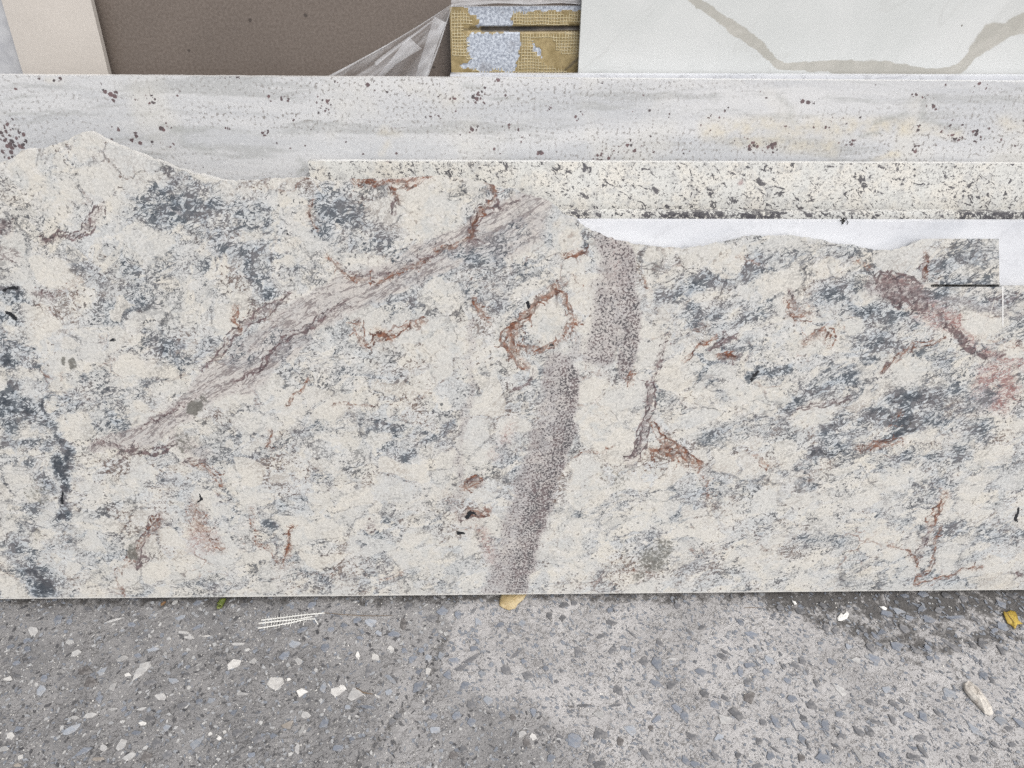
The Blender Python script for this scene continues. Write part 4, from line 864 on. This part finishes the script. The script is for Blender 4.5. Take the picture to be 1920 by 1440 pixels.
def paint_garnet(X, Y, u, v):
    wx = X + 14*(fbm(X/30, Y/30, 61)-0.5); wy = Y + 10*(fbm(X/30, Y/30, 62)-0.5)
    A = {k: np.zeros_like(X) for k in ('garnet', 'yellow', 'streak')}
    for x, y, r_, s in GARNETS: blob(A['garnet'], wx, wy, x, y, r_*1.15, r_*(0.36 if r_ > 20 and x > 400 else 0.85), s, 0, 0.5)
    for p, w, s in [([(1330, 245), (1500, 240), (1700, 240)], 34, .8), ([(1380, 260), (1560, 275)], 30, .7), ([(1700, 240), (1800, 250)], 20, .6), ([(1640, 300), (1680, 290)], 12, .8), ([(715, 245), (750, 250)], 14, .6), ([(720, 290), (730, 270)], 14, .5), ([(90, 148), (120, 150)], 12, .6), ([(1870, 230), (1920, 240)], 24, .5), ([(760, 160), (850, 190)], 24, .3)]:
        stroke(A['yellow'], wx, wy, p, w, s)
    for p, w, s in [([(300, 234), (360, 245), (420, 238), (480, 250), (560, 250), (590, 244)], 5, .9), ([(320, 245), (380, 246)], 10, .8), ([(340, 262), (350, 275), (400, 285)], 12, .5), ([(0, 210), (70, 213), (120, 207)], 4, .8), ([(10, 185), (45, 184)], 4, .6), ([(560, 300), (575, 310), (560, 325)], 10, .7), ([(600, 150), (640, 165)], 5, .6),
                    ([(870, 160), (900, 165)], 10, .6), ([(930, 185), (1060, 195), (1130, 205)], 5, .45), ([(1000, 200), (1080, 205)], 8, .3), ([(1460, 180), (1485, 205), (1480, 222)], 10, .6), ([(1550, 182), (1650, 190)], 6, .5), ([(1640, 230), (1660, 222), (1700, 215)], 8, .8), ([(1700, 215), (1695, 205)], 10, .4), ([(1735, 190), (1730, 225)], [6, 14], .9), ([(1740, 228), (1800, 240)], 9, .8),
                    ([(1610, 255), (1650, 250)], 6, 1.0), ([(1280, 205), (1420, 210)], 4, .4), ([(1280, 280), (1460, 282)], 4, .4), ([(1450, 220), (1490, 228)], 8, .4), ([(1340, 180), (1345, 190)], 12, .4), ([(580, 255), (660, 215)], 5, .3), ([(1890, 170), (1890, 200)], 12, .2)]:
        stroke(A['streak'], wx, wy, p, w, s)
    return A
def trim_paint(fn, y0=130, y1=345):
    def f(X, Y, u, v):
        return fn(X, Y, u, v)
    return f
gar = straight('granite_slab', 0.108, None, None, [(0, 140), (620, 145.5), (1880, 152.5)], 0.013, mat_garnet(), paint_garnet, 0.004, 260, end_noise=0.0008)
tag(gar, 'long pale grey granite slab dotted with dark red garnets across the upper part', 'granite slab', SLABS)
upmarble = straight('marble_slab', 0.132, 844, None, [(850, 139.5), (1900, 142.5)], TH, mat_marble('white veined marble', 0.7), None, 0.02, 40)
tag(upmarble, 'white marble slab peeking as a narrow strip above the long pale grey granite', 'marble slab', SLABS)

# porcelain panel with its vein
def paint_porcelain(X, Y, u, v):
    wx = X + 8*(fbm(X/26, Y/26, 71)-0.5)+4*(fbm(X/8, Y/8, 73, 2)-0.5); wy = Y + 12*(fbm(X/22, Y/22, 72)-0.5)
    A = {'vein': np.zeros_like(X)}
    for p, w in [([(1230, -50), (1300, 0), (1340, 26), (1380, 55), (1420, 82), (1445, 108), (1462, 122), (1490, 128)], [9, 10, 11, 12, 11, 11, 9, 8]), ([(1480, 126), (1540, 124), (1600, 123), (1640, 128), (1700, 133), (1760, 138)], [8, 10, 15, 17, 14, 8]),
                 ([(1560, 132), (1640, 139), (1780, 138)], [6, 12, 8]), ([(1760, 138), (1800, 128), (1822, 105), (1835, 86), (1860, 66), (1890, 55), (1930, 40), (2000, 10)], [8, 10, 13, 17, 22, 21, 19, 16])]:
        stroke(A['vein'], wx, wy, p, [x*(1.45 + 0.25*math.sin(i_*2.3)) for i_, x in enumerate(w)], 1.0, 1.0)
    return A
por = None
def side_slab(name, off, corners_l, corners_r, thick, mat, paint=None, step=0.006, vtop=1.35):
    """upright panel whose top is above the frame; left and right edges follow the photo at y=70"""
    u0 = -1.3 if corners_l is None else plane_uv(*corners_l, off)[0][0]
    u1 = 1.3 if corners_r is None else plane_uv(*corners_r, off)[0][0]
    uu = even(u0, u1, step); tt = np.full(len(uu), vtop)
    return grid_slab(name, off, uu, tt, int(vtop/step), thick, mat, paint)
por = side_slab('porcelain_slab', 0.157, (1087.5, 70), None, 0.012, mat_porcelain(), paint_porcelain, 0.004)
tag(por, 'glossy off white porcelain panel with a branching taupe vein', 'porcelain panel', SLABS)
beige = side_slab('porcelain_tile', 0.176, (23, 70), (187, 70), 0.010, mat_plain('beige tile', (0.535, 0.50, 0.46), (0.575, 0.54, 0.50), 220, 0.45, 5), None, 0.05, 1.3)
tag(beige, 'plain beige tile standing in front of the brown panel', 'tile', SLABS)
greyp = side_slab('stone_slab', 0.190, None, (75, 70), 0.012, mat_plain('pale blue grey stone', (0.42, 0.43, 0.455), (0.52, 0.53, 0.55), 60, 0.45, 14, (0.30, 0.31, 0.33)), None, 0.05, 1.3)
tag(greyp, 'pale blue grey stone slab at the left edge behind the beige tile', 'stone slab', SLABS)
brown = side_slab('quartz_slab', 0.206, (90, 70), (1300, 70), 0.02, mat_plain('brown grey quartz', (0.138, 0.113, 0.097), (0.195, 0.165, 0.145), 260, 0.38, 7, (0.055, 0.045, 0.04)), None, 0.05, 1.3)
tag(brown, 'plain dark brown quartz panel behind the clear plastic sheet', 'quartz panel', SLABS)

# ------------------------------------------------------------------ slab seen from its mesh-backed rear
MB = 0.177
def mesh_zone(X, Y):
    """1 where the resin and fibreglass net remain, 0 where bare granite shows"""
    wx = X + 14*(fbm(X/9, Y/9, 81, 3)-0.5); wy = Y + 12*(fbm(X/9, Y/9, 82, 3)-0.5)
    m = np.ones_like(X)
    m[inpoly(wx, wy, [(882, 64), (975, 60), (978, 80), (972, 110), (965, 133), (900, 134), (868, 128), (862, 122), (880, 112), (876, 90), (872, 76)])] = 0
    m[inpoly(wx, wy, [(872, 0), (1100, 0), (1100, 19), (985, 22), (955, 30), (962, 42), (958, 50), (895, 50), (898, 38), (892, 28), (876, 26)])] = 0
    m[inpoly(wx, wy, [(1000, 78), (1012, 90), (1016, 106), (1006, 104), (1000, 92)])] = 0
    return m
def build_mesh_slab():
    s = NT('resin backed granite')
    z = s.attr('resin')
    e = s.step(s.add(z, s.mul(s.sub(s.noise(150, 4, 0.6), 0.5), 0.6)), 0.4, 0.6)
    n = s.noise(260, 4, 0.7)
    bare = s.mix(s.step(n, 0.38, 0.62), (0.27, 0.30, 0.36), (0.58, 0.63, 0.70))
    bare = s.mix(s.mul(s.step(s.noise(28, 3), 0.56, 0.7), 0.5), bare, (0.22, 0.21, 0.22))
    res = s.mix(s.step(s.noise(55, 4, 0.65), 0.35, 0.65), (0.25, 0.19, 0.085), (0.38, 0.30, 0.155))
    res = s.mix(s.mul(s.step(s.noise(90, 3), 0.6, 0.72), 0.6), res, (0.17, 0.12, 0.06))
    col = s.mix(e, bare, res)
    col = s.mix(s.attr('groove'), col, s.mix(s.step(s.noise(50, 4, 0.65), 0.35, 0.65), (0.025, 0.022, 0.02), (0.09, 0.075, 0.06)))
    col = s.mix(s.mul(s.attr('rim'), 0.8), col, (0.62, 0.63, 0.64))
    mat = s.finish(col, 0.4, s.add(n, s.mul(e, 0.5)), 0.4, 0.0008)
    def pnt(X, Y, u, v):
        g = np.zeros_like(X); stroke(g, X, Y, [(905, 55), (1110, 52.5)], [5.2, 6.2], 1.0, 0.25)
        stroke(g, X + 5*(fbm(X/9, Y/9, 5)-.5), Y, [(1050, 140), (1085, 108)], 4, .6, .8)
        fade = np.clip((X-872)/60, 0, 1); stroke(g, X, Y, [(868, 55), (905, 55)], 4.0, 0.45, 0.6)
        return {'resin': mesh_zone(X, Y), 'groove': g}
    def rel(X, Y, u, v):
        g = np.zeros_like(X); stroke(g, X, Y, [(885, 55), (1110, 52.5)], 6.5, 1.0, 0.35)
        return g*0.006 - mesh_zone(X, Y)*0.0006
    u0, v0 = plane_uv([843, 1088], [13, 11.5], MB)
    uu = even(u0[0], u0[0]+0.42, 0.002); k = np.polyfit(u0, v0, 1)
    o = grid_slab('granite_slab', MB, uu, np.polyval(k, uu), 520, TH, mat, pnt, relief=rel)
    tag(o, 'granite slab turned to show its yellow resin back with torn fibreglass net', 'granite slab', SLABS)
    # the net itself: threads of real thickness where the resin is still on
    V, Fc = [], []
    pitch = 0.0043
    def seg(ua, va, ub, vb, w, y):
        b = len(V); hor = abs(ub-ua) > abs(vb-va)
        du, dv = (0, w) if hor else (w, 0)
        for (uu_, vv_, yy) in ((ua-du, va-dv, y), (ub-du, vb-dv, y), (ub+du, vb+dv, y), (ua+du, va+dv, y)): V.append((uu_, yy, vv_))
        for (uu_, vv_, yy) in ((ua-du*.6, va-dv*.6, y-.0006), (ub-du*.6, vb-dv*.6, y-.0006), (ub+du*.6, vb+dv*.6, y-.0006), (ua+du*.6, va+dv*.6, y-.0006)): V.append((uu_, yy, vv_))
        Fc.append((b+4, b+5, b+6, b+7))
        for i in range(4): Fc.append((b+i, b+(i+1) % 4, b+4+(i+1) % 4, b+4+i))
    va, vb = plane_uv(900, 150, MB)[1][0], float(np.polyval(k, u0[0]))-0.002
    for i in range(int(0.20/pitch)):
        for j in range(int((vb-va)/pitch)):
            ua_, v_ = u0[0]+0.0025+i*pitch, va+j*pitch
            X, Y = project(slab_world(np.array([ua_, ua_]), np.array([v_, v_]), MB))
            if mesh_zone(X, Y)[0] < 0.5 or (46 < Y[0] < 64 and X[0] > 868): continue
            if vnoise(np.array([i*0.13]), np.array([j*0.17]), 91)[0] < 0.28: continue
            jj = 0.0004*math.sin(i*0.7+j*0.3)
            seg(ua_, v_+jj, ua_+pitch, v_+jj, 0.00055, -0.0007)
            seg(ua_+jj, v_, ua_+jj, v_+pitch, 0.00055, -0.0009)
    net = link_mesh('fibreglass_net', V, Fc, mat_plain('resin soaked glass thread', (0.50, 0.43, 0.26), (0.62, 0.55, 0.38), 120, 0.4), o)
    net['kind'] = 'stuff'
build_mesh_slab()

# ------------------------------------------------------------------ clear plastic sheet
def film_material():
    s = NT('clear plastic film')
    tr = s.n('ShaderNodeBsdfTransparent'); tr.inputs[0].default_value = (0.97, 0.97, 0.98, 1)
    lw = s.n('ShaderNodeLayerWeight'); lw.inputs['Blend'].default_value = 0.35
    s.b.inputs['Base Color'].default_value = (0.82, 0.84, 0.87, 1); s.b.inputs['Roughness'].default_value = 0.24
    s.b.inputs['Specular IOR Level'].default_value = 0.9
    st_ = s.noise(40, 4, 0.6, 0.5, s.map(rot=(0, R(35), 0), scale=(0.15, 1, 1)))
    fac = s.add(s.add(0.06, s.mul(lw.outputs['Facing'], 0.25)), s.mul(s.step(st_, 0.45, 0.72), 0.22))
    fac = s.math('ADD', fac, s.mul(s.attr('haze'), 0.42), True)
    mx = s.n('ShaderNodeMixShader'); s.l(fac, mx.inputs[0]); s.l(tr.outputs[0], mx.inputs[1]); s.l(s.b.outputs[0], mx.inputs[2])
    s.l(mx.outputs[0], s.out.inputs['Surface'])
    k = s.n('ShaderNodeBump'); k.inputs['Strength'].default_value = 0.5; k.inputs['Distance'].default_value = 0.002
    s.l(s.noise(70, 3), k.inputs['Height']); s.l(k.outputs[0], s.b.inputs['Normal'])
    return s.m
def fp(px, py, off):
    u, v = plane_uv(px, py, off); return tuple(slab_world(u, v, off)[0])
def build_film():
    V, Fc, H = [], [], []
    n, m = 61, 30
    apex = (850, 6)
    for i in range(n):
        a = i/(n-1)
        ex, ey = 588 + (800-588)*a, 156.0
        fold = (0.5+0.5*math.sin(a*15.0+0.5))**1.5*0.7 + 0.3*(0.5+0.5*math.sin(a*37+1.0))
        for j in range(m):
            t = (j/(m-1))
            sag = math.sin(math.pi*t)*6*(1-a)                     # left hem hangs in a shallow curve
            wob = 3*math.sin(t*7 + a*11)*t*(1 if 0 < i < n-1 else 0.4)
            x = apex[0] + (ex-apex[0])*t + wob; y = apex[1] + (ey-apex[1])*t + sag
            off = 0.168 - 0.012*t - 0.010*fold*min(1, t*1.6)
            V.append(fp(x, y, off))
            edge = max(math.exp(-((a-0.03)/0.03)**2), 0.7*math.exp(-((a-0.09)/0.02)**2), 0.9*math.exp(-((a-0.985)/0.02)**2), 0.4*math.exp(-((a-0.3)/0.03)**2), 0.35*math.exp(-((a-0.6)/0.05)**2))
            H.append(edge*0.8 + 0.15*max(0, 1-t*2.5))
    for i in range(n-1):
        for j in range(m-1):
            Fc.append((i*m+j, (i+1)*m+j, (i+1)*m+j+1, i*m+j+1))
    # second layers where the sheet is folded over
    def flap(rows, h):
        b = len(V); w = len(rows[0])
        for rw in rows:
            for j_, (x, y, o_) in enumerate(rw): V.append(fp(x, y, o_)); H.append(h*(1.0 if j_ == w-1 else 0.45 + 0.25*j_))
        for i in range(len(rows)-1):
            for j in range(w-1): Fc.append((b+i*w+j, b+i*w+j+1, b+(i+1)*w+j+1, b+(i+1)*w+j))
    flap([[(814, 30, .158), (824, 36, .156), (836, 42, .158)], [(803, 66, .152), (812, 70, .149), (822, 76, .152)], [(790, 105, .147), (800, 108, .143), (810, 112, .147)], [(775, 156, .1415), (785, 156, .139), (796, 156, .1415)]], 0.48)
    flap([[(767, 68, .152), (778, 80, .148), (791, 91, .150)], [(748, 92, .148), (760, 98, .144), (770, 103, .147)], [(730, 116, .146), (737, 118, .143), (742, 121, .146)], [(700, 150, .1415), (704, 152, .140), (708, 154, .1415)]], 0.40)
    flap([[(836, 24, .158), (822, 32, .156)], [(800, 46, .154), (790, 58, .152)], [(745, 84, .150), (742, 92, .149)], [(702, 116, .148), (705, 124, .147)]], 0.25)
    # the part drawn over the top of the mesh-backed slab
    b = len(V); n2, m2 = 26, 9
    for i in range(n2):
        a = i/(n2-1)
        for j in range(m2):
            t = j/(m2-1)
            x = 846 + (1110-846)*a
            y = 12 - 7*a*(1-a)*2 + (-34 + 8*a)*t*(0.35+0.65*min(1, a*3)) + 1.6*math.sin(a*14+t*9)
            V.append(fp(x, y - 3*a, 0.168 + 0.02*t - 0.004*abs(math.sin(t*9+a*3)))); H.append(0.25 + 0.5*abs(math.sin(t*8+a*2))**3)
    for i in range(n2-1):
        for j in range(m2-1): Fc.append((b+i*m2+j, b+(i+1)*m2+j, b+(i+1)*m2+j+1, b+i*m2+j+1))
    o = link_mesh('plastic_sheet', V, Fc, film_material(), None, True, {'haze': H})
    tag(o, 'crumpled clear plastic sheet draped over the top corner of the mesh backed slab', 'plastic sheet')
build_film()

# ------------------------------------------------------------------ litter on the pavement
def gp(px, py, z=0.0):
    x, y = ground_xy(px, py, z); return Vector((float(x[0]), float(y[0]), z))
def leaf(name, outline, spine, mat, label, lift=0.006, curl=0.004, stalk=None, mats=None):
    """outline in photo points round the leaf; spine two photo points; domed, veined blade with a little thickness"""
    n = len(outline); V, Fc = [], []
    cx = sum(p[0] for p in outline)/n; cy = sum(p[1] for p in outline)/n
    rr = random.Random(len(label))
    base = gp(cx, cy)
    for k, f in enumerate((1.0, 0.66, 0.33)):
        for i, p in enumerate(outline):
            q = gp(cx+(p[0]-cx)*f, cy+(p[1]-cy)*f)
            z = lift*(1-f*f*0.6) + curl*math.sin(i*2*math.pi/n*2+1)*f + rr.uniform(-.0008, .0008)
            V.append((q.x, q.y, max(0.0012, z+0.0015)))
    V.append((base.x, base.y, lift+0.0012))
    for k in range(2):
        for i in range(n): Fc.append((k*n+i, k*n+(i+1) % n, (k+1)*n+(i+1) % n, (k+1)*n+i))
    for i in range(n): Fc.append((2*n+i, 2*n+(i+1) % n, 3*n))
    o = link_mesh(name, [Vector(v) for v in V], Fc, mat, None, True)
    md = o.modifiers.new('thickness', 'SOLIDIFY'); md.thickness = 0.0005
    md = o.modifiers.new('round', 'SUBSURF'); md.subdivision_type = 'SIMPLE'; md.levels = md.render_levels = 1
    tag(o, label, 'leaf', 'fallen leaves on the pavement')
    a, b = spine
    pts = [gp(a[0]+(b[0]-a[0])*t, a[1]+(b[1]-a[1])*t) + Vector((0, 0, 0.0022 + lift*(1-(2*t-1)**2*0.6))) for t in np.linspace(0, 1, 7)]
    v, f = tube(pts, 0.0007, 5, [1, 1, .9, .8, .7, .6, .4])
    link_mesh('midrib', v, f, stalk or mat, o)
    return o
def leaf_mat(name, a, b, spots):
    s = NT(name)
    col = s.mix(s.step(s.noise(60, 4, 0.6), 0.35, 0.65), a, b)
    col = s.mix(s.mul(s.step(s.noise(170, 4, 0.65), 0.58, 0.68), 0.7), col, spots)
    s.b.inputs['Subsurface Weight'].default_value = 0.05
    return s.finish(col, 0.55, s.noise(200, 3), 0.4, 0.0008)
m_tan = leaf_mat('dry tan leaf', (0.40, 0.30, 0.15), (0.55, 0.44, 0.26), (0.22, 0.14, 0.06))
m_yel = leaf_mat('yellow leaf', (0.36, 0.24, 0.035), (0.47, 0.33, 0.06), (0.10, 0.075, 0.03))
m_grn = leaf_mat('green leaf', (0.10, 0.13, 0.025), (0.20, 0.22, 0.06), (0.05, 0.06, 0.02))
m_brn = leaf_mat('brown leaf', (0.20, 0.11, 0.05), (0.30, 0.19, 0.09), (0.10, 0.05, 0.02))
m_rib = mat_plain('pale leaf rib', (0.55, 0.46, 0.28), (0.62, 0.52, 0.34), 200, 0.6)
leaf('leaf', [(1000, 1100), (989, 1115), (980, 1127), (972, 1133), (966, 1142), (954, 1146), (943, 1142), (936, 1138), (937, 1126), (941, 1112), (952, 1102), (975, 1096)], ((992, 1104), (944, 1140)), m_tan, 'dry tan leaf poking out from under the front slab', 0.005, 0.0015, m_rib)
leaf('leaf', [(1879, 1149), (1886, 1150), (1893, 1146), (1902, 1148), (1906, 1155), (1908, 1166), (1916, 1172), (1905, 1173), (1902, 1182), (1896, 1174), (1888, 1170), (1883, 1162)], ((1881, 1148), (1904, 1178)), m_yel, 'mustard yellow lobed leaf on the dirty concrete', 0.005, 0.001, m_brn)
# curled green leaf standing by the slab edge
def curl_leaf(px, py, label, mat, size, turns=1.3):
    V, Fc = [], []; n, m = 16, 5
    c = gp(px, py)
    for i in range(n):
        t = i/(n-1); an = 2*math.pi*turns*t + 0.5; rad = size*(0.30+0.55*t)
        wd = size*1.0*math.sin(math.pi*(0.12+0.80*t))**0.7
        for j in range(m):
            w = (j/(m-1)-0.5)*2
            V.append((c.x + rad*math.cos(an)*0.8 + 0.002*w, c.y + wd*w + 0.0007*math.sin(i*1.7), c.z + size*0.8 + rad*math.sin(an)*0.75 + 0.001*w*w))
    zmin = min(v[2] for v in V); V = [(x, y, z-zmin+0.0012) for x, y, z in V]
    for i in range(n-1):
        for j in range(m-1): Fc.append((i*m+j, (i+1)*m+j, (i+1)*m+j+1, i*m+j+1))
    o = link_mesh('leaf', V, Fc, mat, None, True)
    md = o.modifiers.new('thickness', 'SOLIDIFY'); md.thickness = 0.0005
    tag(o, label, 'leaf', 'fallen leaves on the pavement')
curl_leaf(416, 1134, 'small curled green leaf at the foot of the front slab', m_grn, 0.010)
curl_leaf(307, 1133, 'tiny curled brown leaf bit at the foot of the front slab', m_brn, 0.004)
# scrap of white fibreglass net
m_thread = mat_plain('white glass thread', (0.68, 0.68, 0.65), (0.78, 0.78, 0.75), 300, 0.55)
def build_scrap():
    root = bpy.data.objects.new('net_scrap', None); C.objects.link(root)
    c = gp(540, 1163); root.location = c
    tag(root, 'torn scrap of white fibreglass net lying on the concrete', 'mesh scrap')
    P = lambda x, y, z: gp(x, y) - c + Vector((0, 0, z))
    lines = [[(490, 1163), (530, 1159), (570, 1154), (610, 1149)], [(485, 1169), (520, 1166), (560, 1161), (586, 1157)], [(484, 1178), (510, 1175), (545, 1168), (575, 1162), (590, 1161), (597, 1172)]]
    rr = random.Random(3)
    for ln in lines:
        for rep in range(2):
            v, f = tube([P(x, y + rep*1.1 + rr.uniform(-.4, .4), 0.0022 + 0.001*math.sin(x*.1)) for x, y in ln], 0.0007, 5)
            link_mesh('strand', v, f, m_thread, root)
    for i in range(15):
        x = 497 + i*5.6 + rr.uniform(-1, 1); y0 = 1161 - (x-497)*0.11
        v, f = tube([P(x + 2, y0 - rr.uniform(1, 4), 0.003), P(x + 1, y0 + 8, 0.0028), P(x - rr.uniform(0, 3), y0 + rr.uniform(14, 21), 0.0015)], 0.00055, 5)
        link_mesh('strand', v, f, m_thread, root)
build_scrap()
# broken pale stone piece and small flakes
def rock(name, pts, height, mat, label, cat, seed, group=None):
    """faceted lump over a photo outline"""
    n = len(pts); cx = sum(p[0] for p in pts)/n; cy = sum(p[1] for p in pts)/n
    rr = random.Random(seed); V, Fc = [], []
    prof = ((0.86, 0.0), (1.0, 0.3), (0.92, 0.62), (0.62, 0.92), (0.25, 1.0))
    for f, z in prof:
        for p in pts:
            q = gp(cx+(p[0]-cx)*f, cy+(p[1]-cy)*f)
            V.append((q.x + rr.uniform(-1, 1)*height*0.07, q.y + rr.uniform(-1, 1)*height*0.07 + z*height*0.15, height*z*(1+rr.uniform(-.15, .15)) + 0.0002))
    for k in range(len(prof)-1):
        for i in range(n): Fc.append((k*n+i, k*n+(i+1) % n, (k+1)*n+(i+1) % n, (k+1)*n+i))
    Fc.append(tuple(range((len(prof)-1)*n, len(prof)*n)))
    o = link_mesh(name, V, Fc, mat)
    tag(o, label, cat, group); return o
sm = NT('weathered pale stone')
nn = sm.noise(60, 5, 0.7, 0.5, sm.map(rot=(0, 0, R(-50)), scale=(0.35, 1, 1)))
cc = sm.mix(sm.step(nn, 0.38, 0.62), (0.40, 0.365, 0.325), (0.68, 0.645, 0.59))
cc = sm.mix(sm.mul(sm.step(sm.noise(90, 4), 0.60, 0.72), 0.5), cc, (0.16, 0.12, 0.10))
m_chip = sm.finish(cc, 0.75, nn, 0.8, 0.002)
rock('stone_chunk', [(1804, 1286), (1812, 1280), (1820, 1284), (1830, 1292), (1840, 1304), (1850, 1318), (1859, 1332), (1861, 1342), (1855, 1345), (1845, 1340), (1832, 1326), (1818, 1311), (1806, 1298)], 0.013, m_chip, 'broken pale stone chunk lying on the concrete at lower right', 'stone', 4)
FL = 'white flakes on the dirty concrete'
m_flake = mat_plain('white flake', (0.72, 0.71, 0.68), (0.80, 0.80, 0.78), 200, 0.6)
rock('stone_flake', [(1569, 1160), (1576, 1150), (1580, 1155), (1588, 1147), (1592, 1152), (1588, 1161), (1578, 1165), (1571, 1165)], 0.004, m_flake, 'forked white stone flake on the dark dirty concrete', 'stone flake', 5, FL)
rock('stone_flake', [(1484, 1127), (1491, 1128), (1494, 1134), (1489, 1135)], 0.003, m_flake, 'small white stone flake close to the slab, left of the forked flake', 'stone flake', 6, FL)
rock('stone_flake', [(1649, 1138), (1656, 1137), (1663, 1141), (1662, 1145), (1655, 1144)], 0.003, m_flake, 'small white stone flake close to the slab, right of the forked flake', 'stone flake', 7, FL)
# twigs
m_twig = mat_plain('dry twig', (0.14, 0.10, 0.07), (0.24, 0.18, 0.12), 200, 0.8)
def twig(pts, r, label, mat=m_twig, zs=0.0016):
    v, f = tube([gp(x, y) + Vector((0, 0, zs + r)) for x, y in pts], r, 6, [1]*(len(pts)-1)+[0.5])
    o = link_mesh('twig', v, f, mat, None, True); tag(o, label, 'twig', 'twigs on the pavement')
twig([(608, 1150), (650, 1154), (700, 1156), (738, 1155)], 0.0006, 'thin dry twig lying right of the white net scrap')
twig([(668, 1292), (682, 1300), (700, 1303)], 0.0012, 'short dark knobbly twig among the stones of the darker concrete')
twig([(1395, 1141), (1410, 1140), (1425, 1141)], 0.0006, 'short fine twig on the light concrete below the slab')
# sprig caught on the white marble
def sprig():
    V, Fc = [], []
    def add(path, r):
        v, f = tube(path, r, 5); b = len(V); V.extend(v); Fc.extend(tuple(b+i for i in q) for q in f)
    O = 0.0228
    for path, r in [([(1583, 408), (1581, 413), (1580, 420)], .0012), ([(1586, 410), (1590, 416), (1589, 421)], .0005), ([(1575, 413), (1581, 414), (1587, 412)], .0009), ([(1577, 409), (1580, 412), (1584, 416)], .0008)]:
        add([Vector(fp(x, y, O)) for x, y in path], r)
    o = link_mesh('weed_sprig', V, Fc, mat_plain('black dry weed', (0.02, 0.02, 0.02), (0.06, 0.055, 0.05), 200, 0.8))
    tag(o, 'tiny black dried weed sprig caught on the top edge of the white marble', 'weed')
sprig()
